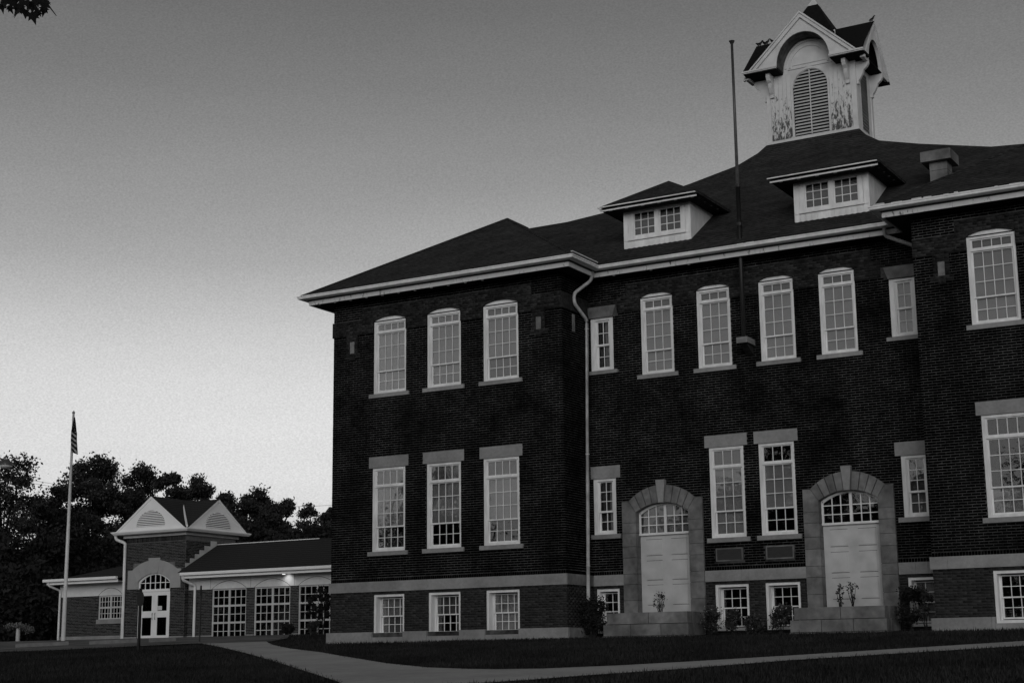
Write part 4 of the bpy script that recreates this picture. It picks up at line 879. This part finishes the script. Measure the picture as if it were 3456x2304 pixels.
for sg in (-1, 1):
    x0, x1 = sorted((axc + sg * .005, axc + sg * .875)); d = MB(); y0, y1 = ay + .05, ay + .095; st = .16
    d.box(x0, x0 + st, y0, y1, .52, 2.66).box(x1 - st, x1, y0, y1, .52, 2.66).box(x0 + st, x1 - st, y0, y1, .52, .78).box(x0 + st, x1 - st, y0, y1, 1.55, 1.83).box(x0 + st, x1 - st, y0, y1, 2.50, 2.66)
    do = add(d.mesh('door', M['annex_white']), 'door', annex); bx('pane', do, M['glass'], x0 + st, x1 - st, ay + .07, ay + .074, .78, 1.55); bx('pane', do, M['glass'], x0 + st, x1 - st, ay + .07, ay + .074, 1.83, 2.50)
    hx_ = axc + sg * .08; add(MB().tube([(hx_, ay + .02, 1.45), (hx_, ay + .0, 1.5), (hx_, ay + .0, 1.7), (hx_, ay + .02, 1.75)], .014, 6).mesh('handle', M['dark_metal']), 'handle', do)
    if sg > 0: bx('notice', do, M['paper'], x0 + st + .01, x0 + st + .26, ay + .064, ay + .068, 1.86, 2.04)
# cornice and cross gables
def sq(o): return [(ax0 - o, ay - o), (ax1 + o, ay - o), (ax1 + o, ayb + o), (ax0 - o, ayb + o)]
def ringm(prof, m, name):
    mb = MB()
    for i in range(len(prof)):
        j = (i + 1) % len(prof); r0, r1 = sq(prof[i][0]), sq(prof[j][0])
        for k in range(4): k2 = (k + 1) % 4; mb.poly([(*r0[k], prof[i][1]), (*r0[k2], prof[i][1]), (*r1[k2], prof[j][1]), (*r1[k], prof[j][1])])
    return add(mb.mesh(name, m), name, annex)
ringm([(.5, 5.33), (.3, 5.33), (.3, 5.20), (.42, 5.20), (.46, 5.24), (.5, 5.29)], M['annex_white'], 'cornice'); ringm([(.1, 5.22), (-.02, 5.22), (-.02, 5.06), (.1, 5.06)], M['dull_white'], 'frieze_board')
bx('cornice_soffit', annex, M['dull_white'], ax0 - .42, ax1 + .42, ay - .42, ayb + .42, 5.195, 5.215)
gz0, gz1 = 5.34, 6.80
for axis, c, pos, sgn in (('y', axc, ay - .36, 1), ('x', (ay + ayb) / 2, ax1 + .36, -1)):
    hw = 2.02 if axis == 'y' else 1.95; top = gz1 if axis == 'y' else 6.70
    gm = MB(); d0, d1 = sorted((pos, pos + sgn * .12)); gm.prism([(c - hw, gz0), (c + hw, gz0), (c, top)], d0, d1, axis=axis)
    d0, d1 = sorted((pos - sgn * .04, pos)); chevron(gm, c, hw + .01, gz0, top + .02, .13, d0, d1, axis)
    go = add(gm.mesh('gable', M['annex_white']), 'gable', annex)
    lc_ = c + (.27 if axis == 'y' else -.18); lc_ = c
    hwid, hh, lz = (.84, .69, 5.50) if axis == 'y' else (.84, .69, 5.43)
    for i in range(9):
        z = lz + i * hh / 9; h = hwid * math.sqrt(max(0, 1 - ((z - lz + .03) / hh) ** 2))
        if h < .05: continue
        pr_ = [(pos - sgn * .045, z), (pos - sgn * .04, z + .012), (pos - sgn * .002, z + .052), (pos - sgn * .002, z + .0)]
        add(MB().prism(pr_, c - h, c + h, axis='x' if axis == 'y' else 'y').mesh('slat', M['annex_white']), 'slat', go)
    A = [(c + hwid * math.cos(t_), lz + hh * math.sin(t_)) for t_ in np.linspace(0, math.pi, 20)]
    d0, d1 = sorted((pos - sgn * .006, pos - sgn * .001)); add(MB().prism(A, d0, d1, axis=axis).mesh('louvre_back', M['joint_shade']), 'louvre_back', go)
rr = MB(); cy = (ay + ayb) / 2
for s2 in (-1, 1):
    rr.poly([(axc, ay - .42, gz1 + .03), (axc, ayb + .4, gz1 + .03), (axc + s2 * 2.06, ayb + .4, gz0), (axc + s2 * 2.06, ay - .42, gz0)])
    rr.poly([(ax0 - .4, cy, 6.73), (ax1 + .42, cy, 6.73), (ax1 + .42, cy + s2 * 1.99, gz0), (ax0 - .4, cy + s2 * 1.99, gz0)])
add(rr.mesh('tower_roof', M['annex_roof']), 'tower_roof', annex)
vp = Vector((ax1 + .36, ay - .36, gz0 + .07)); vq = Vector((axc + .35, cy - .35, 6.52)); add(MB().tube([vp, vq], .05, 6).mesh('valley_flashing', M['annex_white']), 'valley_flashing', annex)
pipe(bent([(ax0 - .36, ay - .33, 5.2), (ax0 - .36, ay - .3, 5.02), (ax0 + .02, ay - .09, 4.85), (ax0 + .02, ay - .09, .5)]), 'white', .07, annex)
pipe(bent([(-36.95, 14.7, 3.26), (-36.95, 14.72, 3.08), (-36.80, AB - .1, 2.86), (-36.80, AB - .1, .5)]), 'white', .06, annex)
pipe(bent([(-45.0, 14.7, 3.26), (-45.0, 14.72, 3.1), (-44.9, AB - .1, 2.9), (-44.9, AB - .1, .5)]), 'white', .05, annex)
# one lit downlight under the annex soffit
dl = thing('soffit_light', 'small lit downlight under the annex eave, glowing on the pale frieze', 'lamp', (-31.75, 15.1, 3.17))
add(MB().tube([(-31.75, 15.1, 3.15), (-31.75, 15.1, 3.17)], .10, 14).mesh('fitting', M['black_metal']), 'fitting', dl)
em = bpy.data.materials.new('lit_lens'); em.use_nodes = True; em.node_tree.nodes['Principled BSDF'].inputs['Emission Color'].default_value = (1, 1, 1, 1); em.node_tree.nodes['Principled BSDF'].inputs['Emission Strength'].default_value = 1.5
add(MB().tube([(-31.75, 15.1, 3.135), (-31.75, 15.1, 3.15)], .07, 14).mesh('lens', em), 'lens', dl)
ld = bpy.data.lights.new('downlight', 'SPOT'); ld.energy = 5; ld.spot_size = R(110); ld.spot_blend = .8; ld.shadow_soft_size = .05; lo_ = bpy.data.objects.new('downlight', ld); COL.objects.link(lo_); lo_.parent = dl; lo_.location = (0, .02, -.06); lo_.rotation_euler = (R(52), 0, 0)

# ---------------------------------------------------------------- flagpole, flag, street lamp, posts, cables, stops
fp = at(213, 2159, 62); fq = at(246, 1394, 62)
t = thing('flagpole', 'tall pale flagpole standing on the ground before the annex', 'flagpole', (fp.x, fp.y, fp.z - .05))
PT = 9.5
add(MB().tube([(fp.x, fp.y, fp.z - .1), (fp.x, fp.y, PT)], .085, 12, .045).mesh('pole', M['pole'], True), 'pole', t)
add(MB().tube([(fp.x, fp.y, PT), (fp.x, fp.y, PT + .05)], .06, 12).mesh('truck', M['dark_metal']), 'truck', t)
add(MB().tube([(fp.x, fp.y, PT + .05 + .02 * k) for k in range(4)], .045, 10, .02).mesh('finial', M['pole']), 'finial', t)
nr, nc = 70, 12; vs = []; fs = []; ts = []
for i in range(nr + 1):
    s_ = i / nr; wdt = .03 + .17 * min(1, s_ * 2.2) ** .9 + .03 * s_
    for j in range(nc + 1):
        q = j / nc; fold = .05 * math.sin(q * 9 + s_ * 1.5) * min(1, s_ * 3); off = -.08 * min(1, s_ * 2.5) * (1 - .6 * max(0, s_ - .7) / .3)
        zz = PT - .17 - 1.42 * s_ - (.10 * q if s_ > .8 else 0) * (s_ - .8) / .2
        pp = Vector((fp.x, fp.y, zz)) + Vector((.864, .504, 0)) * (off + wdt * q + .05) + Vector((.504, -.864, 0)) * (.06 + fold); vs.append(tuple(pp))
for i in range(nr):
    for j in range(nc):
        fs.append((i * (nc + 1) + j, i * (nc + 1) + j + 1, (i + 1) * (nc + 1) + j + 1, (i + 1) * (nc + 1) + j)); s_, q = i / nr, j / nc
        if s_ < .42: tv = .75 if (i % 6 < 2 and 4 <= j + (i // 6) % 2 * 3 <= 8 and (j + i // 6) % 3 == 0) else .03
        else: tv = 1.0 if ((s_ - .42) * 7.5 - q * .9) % 1 < .42 else .03
        ts.append(tv)
fmb = MB(); fmb.v = vs; fmb.f = fs; fmb.t = ts; fo = add(fmb.mesh('flag', M['flag'], True), 'flag'); tag(fo, 'limp striped flag with a dark starred corner hanging from the pale flagpole', 'flag')
sm = fo.modifiers.new('solid', 'SOLIDIFY'); sm.thickness = .01

lp = at(20, 1568, 55); base = at(-110, 1568, 55)
t = thing('street_lamp', 'dark-hooded street lamp with an oval pale lens before the trees', 'street lamp', (base.x, base.y, gz(base.x, base.y)))
prof2 = [(.0, .20), (.10, .20), (.16, .12), (.24, .05), (.26, -.02), (.0, -.02)]
h = MB(); n = 18
def lathe(mb, c, prof, n=18):
    for k in range(n):
        a, b = 2 * math.pi * k / n, 2 * math.pi * (k + 1) / n
        for (r0, z0), (r1, z1) in zip(prof, prof[1:]):
            q = [(c.x + r0 * math.cos(a), c.y + r0 * math.sin(a), c.z + z0), (c.x + r0 * math.cos(b), c.y + r0 * math.sin(b), c.z + z0), (c.x + r1 * math.cos(b), c.y + r1 * math.sin(b), c.z + z1), (c.x + r1 * math.cos(a), c.y + r1 * math.sin(a), c.z + z1)]
            q = [p for i, p in enumerate(q) if p not in q[:i]]
            if len(q) > 2: mb.poly(q)
lathe(h, lp, prof2[:-1]); add(h.mesh('lamp_hood', M['dark_metal'], True), 'lamp_hood', t)
h = MB(); lathe(h, lp, [(.23, -.01), (.22, -.07), (.14, -.12), (0, -.14)]); add(h.mesh('lens', M['lens'], True), 'lens', t)
add(MB().tube([lp + Vector((0, 0, .17)), (lp + base) / 2 + Vector((0, 0, .32)), base + Vector((0, 0, .05))], .03, 8).mesh('arm', M['dark_metal']), 'arm', t)
add(MB().tube([(base.x, base.y, gz(base.x, base.y) - .1), (base.x, base.y, base.z + .3)], .08, 10, .055).mesh('pole', M['dark_metal']), 'pole', t)

p = (-23.2, -2.3); z = gz(*p)
t = thing('sign_post', 'dark post with a rounded sign seen nearly edge-on, in front of the annex doors', 'sign post', (p[0], p[1], z))
bx('post', t, M['black_metal'], p[0] - .035, p[0] + .035, p[1] - .03, p[1] + .03, z - .1, z + 1.78)
A = [(.05 + .16 * math.cos(a), 1.47 + .23 * math.sin(a)) for a in np.linspace(0, 2 * math.pi, 14)[:-1]]; sg_ = add(MB().prism(A, -.045, -.035).mesh('sign_plate', M['black_metal']), 'sign_plate', None); sg_.parent = t; sg_.rotation_euler = (0, 0, R(-6))
p = (-26.0, 3.5); z = gz(*p)
t = thing('sign_post', 'slim dark pole standing beside the annex downpipe', 'post', (p[0], p[1], z))
add(MB().tube([(p[0], p[1], z - .1), (p[0], p[1], z + 1.85)], .025, 8).mesh('post', M['black_metal']), 'post', t); add(MB().box(p[0] - .015, p[0] + .015, p[1] - .03, p[1] + .03, z + 1.5, z + 1.83).mesh('sign_plate', M['black_metal']), 'sign_plate', t)

for i, (u0, v0, u1, v1, lab) in enumerate([(50, 2212, 230, 2195, 'concrete wheel stop furthest from the annex doors, at the lawn edge'), (300, 2196, 462, 2181, 'concrete wheel stop lying left of the dark sign post'), (505, 2181, 590, 2174, 'short concrete wheel stop lying just right of the dark sign post')]):
    A, B = at(u0, v0, 54), at(u1, v1, 54.6); A.z = gz(A.x, A.y); B.z = gz(B.x, B.y); m = MB(); d = (B - A).normalized(); nn = Vector((-d.y, d.x, 0))
    t = thing('wheel_stop', lab, 'wheel stop', A, 'concrete wheel stops along the lot')
    q = lambda P_, s_, zz: tuple(P_ + nn * s_ + Vector((0, 0, zz)))
    m.poly([q(A, -.09, 0), q(B, -.09, 0), q(B, -.06, .13), q(A, -.06, .13)]); m.poly([q(A, -.06, .13), q(B, -.06, .13), q(B, .06, .13), q(A, .06, .13)]); m.poly([q(B, .09, 0), q(A, .09, 0), q(A, .06, .13), q(B, .06, .13)]); m.poly([q(A, .09, 0), q(A, -.09, 0), q(A, -.06, .13), q(A, .06, .13)]); m.poly([q(B, -.09, 0), q(B, .09, 0), q(B, .06, .13), q(B, -.06, .13)])
    add(m.mesh('concrete_bar', M['stop']), 'concrete_bar', t)
for (u0, v0, u1, v1, lab) in ((-200, 1548, 420, 1666, 'thin upper power cable crossing the sky behind the flagpole'), (-200, 1565, 420, 1670, 'thin lower power cable crossing the sky behind the flagpole'), (640, 1688, 1160, 1702, 'thin power cable crossing the sky above the annex tower')):
    A, B = at(u0, v0, 125), at(u1, v1, 125); pts = [A.lerp(B, k / 10) - Vector((0, 0, .3 * math.sin(math.pi * k / 10))) for k in range(11)]
    tag(add(MB().tube(pts, .014, 5).mesh('power_cable', M['dark_metal']), 'power_cable'), lab, 'cable', 'power cables')

# ---------------------------------------------------------------- vegetation
def leaves(centres, radii, n, size, squash=1.0, shell=.55):
    """n leaf-sized quads spread through each lobe"""
    Vs = []; Ts = []
    for c, r in zip(centres, radii):
        d = rng.normal(0, 1, (n, 3)); d /= np.linalg.norm(d, axis=1)[:, None]; rad = (shell + (1 - shell) * rng.random(n)) * (1 + .26 * rng.normal(0, 1, n))
        p = np.array(c) + d * rad[:, None] * np.array(r)
        a = rng.normal(0, 1, (n, 3)); a /= np.linalg.norm(a, axis=1)[:, None]; b = np.cross(a, rng.normal(0, 1, (n, 3))); b /= np.linalg.norm(b, axis=1)[:, None]
        s_ = size * rng.uniform(.5, 1.3, n)[:, None]
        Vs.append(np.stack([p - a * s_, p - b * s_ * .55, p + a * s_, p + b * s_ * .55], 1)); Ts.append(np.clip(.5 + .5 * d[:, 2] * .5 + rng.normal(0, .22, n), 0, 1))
    V = np.concatenate(Vs).reshape(-1, 3); return V, np.concatenate(Ts)
def crown_mesh(name, V, T, m): return npmesh(name, V, np.arange(len(V)).reshape(-1, 4), T, m)
def tree(name, base, h, w, label, cat='tree', group=None, lobes=16, n=260, size=.24, trunk=.25, low=.28, m='leaf', lr=(.13, .22), lean=0.0):
    t = thing(name, label, cat, base, group); B = Vector(base); cs = []; rs = []; zc = (1 + low) / 2 * h; hh = (1 - low) / 2 * h
    for q in range(lobes):                                  # bumpy egg: outer lobes on a spiral, a third of them further in
        z_ = 1 - 2 * (q + .5) / lobes; a = q * 2.39996 + random.uniform(-.3, .3); rr = math.sqrt(1 - z_ * z_)
        k = (.50 if q % 3 == 2 else .80) * random.uniform(.82, 1.18); taper = 1.0 - .30 * max(0, z_)
        r = w * random.uniform(*lr); cs.append((B.x + math.cos(a) * rr * k * w / 2 * taper, B.y + math.sin(a) * rr * k * w / 2 * taper, B.z + zc + z_ * k * hh * .98)); rs.append((r, r, r * random.uniform(.6, .9)))
    top = max(c[2] + r[2] for c, r in zip(cs, rs)) - B.z; cs = [(c[0], c[1], c[2] + h - top) for c in cs]
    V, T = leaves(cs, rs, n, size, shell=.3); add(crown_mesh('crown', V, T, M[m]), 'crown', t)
    mb = MB(); mb.tube([B + Vector((0, 0, -.3)), B + Vector((random.uniform(-.2, .2), 0, h * .4)), B + Vector((random.uniform(-.4, .4), 0, h * .8))], trunk, 8, trunk * .25)
    for c in cs[::2]:
        s0 = B + Vector((0, 0, h * random.uniform(.25, .55))); e = Vector(c); mb.tube([s0, s0.lerp(e, .5) + Vector((0, 0, .2)), e], trunk * .3, 5, trunk * .08, cap=False)
    add(mb.mesh('trunk', M['bark']), 'trunk', t); return t
bgt = [  # photo centre u, top v, width px, depth, label
    (20, 1528, 360, 92, 'wide open-crowned tree behind the street lamp with sky showing through'), (185, 1640, 150, 97, 'lower rounded tree in the gap left of the flagpole'), (325, 1530, 235, 100, 'tallest dense tree, just right of the flagpole'),
    (475, 1560, 190, 106, 'open-topped tree directly left above the annex front gable'), (585, 1592, 160, 101, 'rounded tree rising behind the annex tower roof'), (672, 1598, 160, 108, 'dense dome-shaped tree behind the right gable of the annex tower'),
    (760, 1660, 130, 104, 'shorter tree just beyond the right tip of the annex tower'), (868, 1640, 160, 110, 'two-stage tree with a narrow top above the annex ridge'), (945, 1682, 150, 104, 'broad tree over the middle of the annex ridge'),
    (1045, 1690, 135, 102, 'thin feathery tree above the far end of the annex ridge'), (1120, 1712, 90, 98, 'dark narrow tree half hidden by the corner of the brick school')]
for i, (u, v, wpx, dep, lab) in enumerate(bgt):
    tp = at(u, v, dep); zb = gz(tp.x, tp.y) - .2; h = tp.z - zb; w = wpx * 1.22 / FPX * dep
    tree('background_tree', (tp.x, tp.y, zb), h, w, lab, group='trees behind the annex', lobes={0: 66, 9: 90}.get(i, 60), n={0: 340, 9: 150}.get(i, 720), size=.105 if i != 9 else .085, low=.06 if i else .22, lr={0: (.09, .15), 9: (.10, .17)}.get(i, (.11, .20)))
for i, (u, v, wpx, dep, lab) in enumerate([(-20, 1790, 260, 84, 'black mass of low tree at the edge beside the pale weeping shrub'), (130, 1800, 220, 86, 'black low tree behind the foot of the flagpole'), (255, 1790, 240, 96, 'low dark tree behind the left wing of the annex'), (420, 1770, 260, 98, 'low dark tree behind the left side of the annex tower'), (600, 1760, 240, 97, 'low dark tree hidden mostly behind the annex tower'),
                                              (800, 1750, 260, 96, 'low dark tree along the annex ridge by the tower'), (980, 1765, 240, 95, 'low dark tree along the far half of the annex ridge'), (1065, 1765, 200, 94, 'low dark tree at the end of the annex ridge against the brick school'), (70, 1900, 240, 80, 'dense black shrub filling the space behind the pale weeping shrub')]):
    tp = at(u, v, dep); zb = gz(tp.x, tp.y) - .2; h = tp.z - zb; w = wpx / FPX * dep
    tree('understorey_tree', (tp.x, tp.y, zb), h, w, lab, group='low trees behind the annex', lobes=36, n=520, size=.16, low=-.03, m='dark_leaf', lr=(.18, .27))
# trees across the street, which the window panes mirror
for i in range(19):
    x = -172 + i * 11.2 + random.uniform(-2, 2); y = -88 - (i % 3) * 7 + random.uniform(-2, 2)
    tree('street_tree', (x, y, -2.7), 17.5 + (i * 7 % 5) * 1.4, 13 + (i * 5 % 4), 'leafy tree in the row across the street, mirrored in the window panes', group='trees across the street', lobes=34, n=170, size=.42, low=.0, trunk=.3, lr=(.15, .24))

def shrub(name, base, h, w, label, cat='shrub', group=None, n=140, size=.035, lobes=9, m='bush_leaf', flowers=0, fm='flower', stems=5, low=.15):
    t = thing(name, label, cat, base, group); B = Vector(base); cs = []; rs = []
    for i in range(lobes):
        a = i * 2.4; rad = w / 2 * random.uniform(.1, .65); zf = low + (1 - low) * random.random() ** .8; r = w * random.uniform(.16, .26)
        cs.append((B.x + rad * math.cos(a), B.y + rad * math.sin(a) * .7, B.z + h * min(zf, .95 - r * .5 / h))); rs.append((r, r * .8, min(r, h * .3)))
    V, T = leaves(cs, rs, n, size, shell=.2); add(crown_mesh('foliage', V, T, M[m]), 'foliage', t)
    mb = MB()
    for i in range(stems): c = Vector(cs[i % lobes]); mb.tube([B + Vector((random.uniform(-.06, .06), 0, -.1)), B.lerp(c, .5), c], .012, 5, .004, cap=False)
    add(mb.mesh('stem', M['bark']), 'stem', t)
    if flowers:
        V, T = leaves(cs, rs, max(2, flowers // lobes), .022, shell=.7); add(crown_mesh('blossom', V, T, M[fm]), 'blossom', t)
    return t
shrub('shrub', (-9.85, .72, .02), .98, .95, 'dark bushy shrub between the long downpipe and the stone block', n=330, lobes=10, m='dark_leaf', size=.04)
shrub('shrub', (-1.25, .75, .04), 1.0, .95, 'dense dark shrub in the corner right of the second door', n=330, lobes=10, m='dark_leaf', size=.04)
shrub('shrub', (-.85, .55, .04), 1.1, .55, 'loose twiggy shrub against the narrow basement window', n=60, lobes=9, size=.04)
fl_ = 'flowering shrubs between the doors'
shrub('flowering_shrub', (-6.45, .75, .03), .62, .75, 'flowering shrub with pale blossoms, beside the right end of the first stone block', group=fl_, flowers=90, n=230)
shrub('flowering_shrub', (-5.85, .8, .03), .60, .65, 'small dim shrub under the middle basement windows', group=fl_, flowers=36, n=230)
shrub('flowering_shrub', (-5.3, .8, .03), .45, .6, 'lowest leafy shrub between the two middle basement windows', group=fl_, flowers=20, n=230)
shrub('flowering_shrub', (-4.55, .75, .03), .68, .7, 'flowering shrub with pale dots, touching the left end of the second stone block', group=fl_, flowers=80, n=230)
sp_ = 'saplings on the door landings'
shrub('sapling', (-7.97, .98, .58), .60, .55, 'leafy sapling in front of the boarded door beside the long downpipe', 'sapling', sp_, n=9, lobes=14, size=.034, m='bush_leaf', low=.25, stems=8)
shrub('sapling', (-3.06, .98, .58), .66, .42, 'leafy twin-stemmed sapling, left of the pair before the second door', 'sapling', sp_, n=9, lobes=12, size=.034, m='bush_leaf', low=.25, stems=8)
shrub('sapling', (-2.74, .98, .58), .70, .38, 'slim leafy sapling, right of the pair before the second door', 'sapling', sp_, n=9, lobes=12, size=.034, m='bush_leaf', low=.25, stems=8)
shrub('clipped_shrub', (-29.3, 12.4, .50), .48, .62, 'rounded dark shrub below the second annex grid window', n=160, lobes=8, size=.05, m='dark_leaf', group='low shrubs along the annex')
shrub('clipped_shrub', (-28.1, 12.4, .50), .55, .75, 'rounded leafy shrub below the third annex grid window', n=160, lobes=8, size=.05, m='bush_leaf', group='low shrubs along the annex')
tree('young_tree', (-24.4, 8.0, .42), 1.75, 1.05, 'small young tree in front of the last annex window by the school corner', lobes=16, n=80, size=.05, trunk=.03, low=.22, m='dark_leaf', lr=(.14, .22))
# pale weeping shrub at the far left
wb_ = at(60, 2150, 70); wb_.z = gz(wb_.x, wb_.y); t = thing('weeping_shrub', 'low pale flat-topped weeping shrub on a short pale trunk', 'shrub', wb_)
tp_ = at(64, 2116, 70); cs = [tuple(tp_ + Vector((.864, .504, 0)) * dx + Vector((0, 0, dz))) for dx, dz in ((-.45, .05), (-.2, .06), (.05, .05), (.3, .02), (.42, -.06), (.5, -.12))]; V, T = leaves(cs, [(.2, .2, .16)] * 6, 190, .04, shell=.2); add(crown_mesh('foliage', V, T, M['pale_leaf']), 'foliage', t)
q0 = at(60, 2153, 70); add(MB().tube([(q0.x, q0.y, wb_.z - .1), (q0.x, q0.y, tp_.z)], .09, 8).mesh('trunk', M['dull_white']), 'trunk', t)

# maple whose lowest twig hangs into the corner of the photograph
mb0 = at(-1500, 2600, 13); mb0.z = gz(mb0.x, mb0.y)
mp_ = tree('maple_tree', tuple(mb0), 8.2, 3.2, 'dark maple whose lowest leaves hang into the upper corner of the photo', lobes=30, n=110, size=.09, trunk=.16, low=.45, m='black_leaf', lr=(.12, .2))
lob = [(0, -.1), (.1, -.06), (.32, -.16), (.26, .02), (.5, .12), (.3, .2), (.42, .48), (.2, .40), (.14, .5), (0, .9), (-.14, .5), (-.2, .40), (-.42, .48), (-.3, .2), (-.5, .12), (-.26, .02), (-.32, -.16), (-.1, -.06)]
lm = MB()
lm.v = [(0, 0, .1 * .0)] + [(x * .10, .012 * abs(x), -z * .10) for x, z in lob]; lm.f = [(0, i + 1, (i + 1) % len(lob) + 1) for i in range(len(lob))]; lm.t = [.5] * len(lob)
leaf_me = lm.mesh('maple_leaf', M['black_leaf'])
tw = MB(); b0 = at(-500, -420, 12.6); b1 = at(-60, -90, 12); b2 = at(160, -30, 12)
tw.tube([Vector((mb0.x, mb0.y, 4.6)), b0, b1, b2], .05, 6, .008)
TW = add(tw.mesh('twig', M['bark']), 'twig', mp_)
pos = [(-20, 5), (15, 2), (30, 22), (50, 8), (58, 38), (75, 20), (85, 34), (104, 8), (108, 45), (122, 26), (130, 36), (148, 12), (150, 25), (20, -15), (60, -12), (95, -15), (130, -14), (-40, -10), (40, 0), (80, 2), (118, 2), (5, 14), (158, 2), (66, 22), (140, -4), (112, 20)]
for i, (u, v) in enumerate(pos):
    p = at(u, v, 12 + random.uniform(-.25, .25)); o = add(leaf_me, 'leaf', TW, tuple(p - mp_.location) if False else tuple(p)); 
    o.location = p - mp_.location if TW.location.length < 1e-6 else p - mp_.location - TW.location
    o.rotation_euler = (random.uniform(-.5, .5), random.uniform(-.4, .4), math.atan2(.504, .864) + random.uniform(-.9, .9)); s_ = random.uniform(.75, 1.15); o.scale = (s_, s_, s_)
p0, p1, p2 = at(150, 0, 12), at(170, 28, 12), at(190, 54, 12); add(MB().tube([p0, p1, p2], .008, 5, .003).mesh('shoot', M['black_leaf']), 'shoot', mp_)
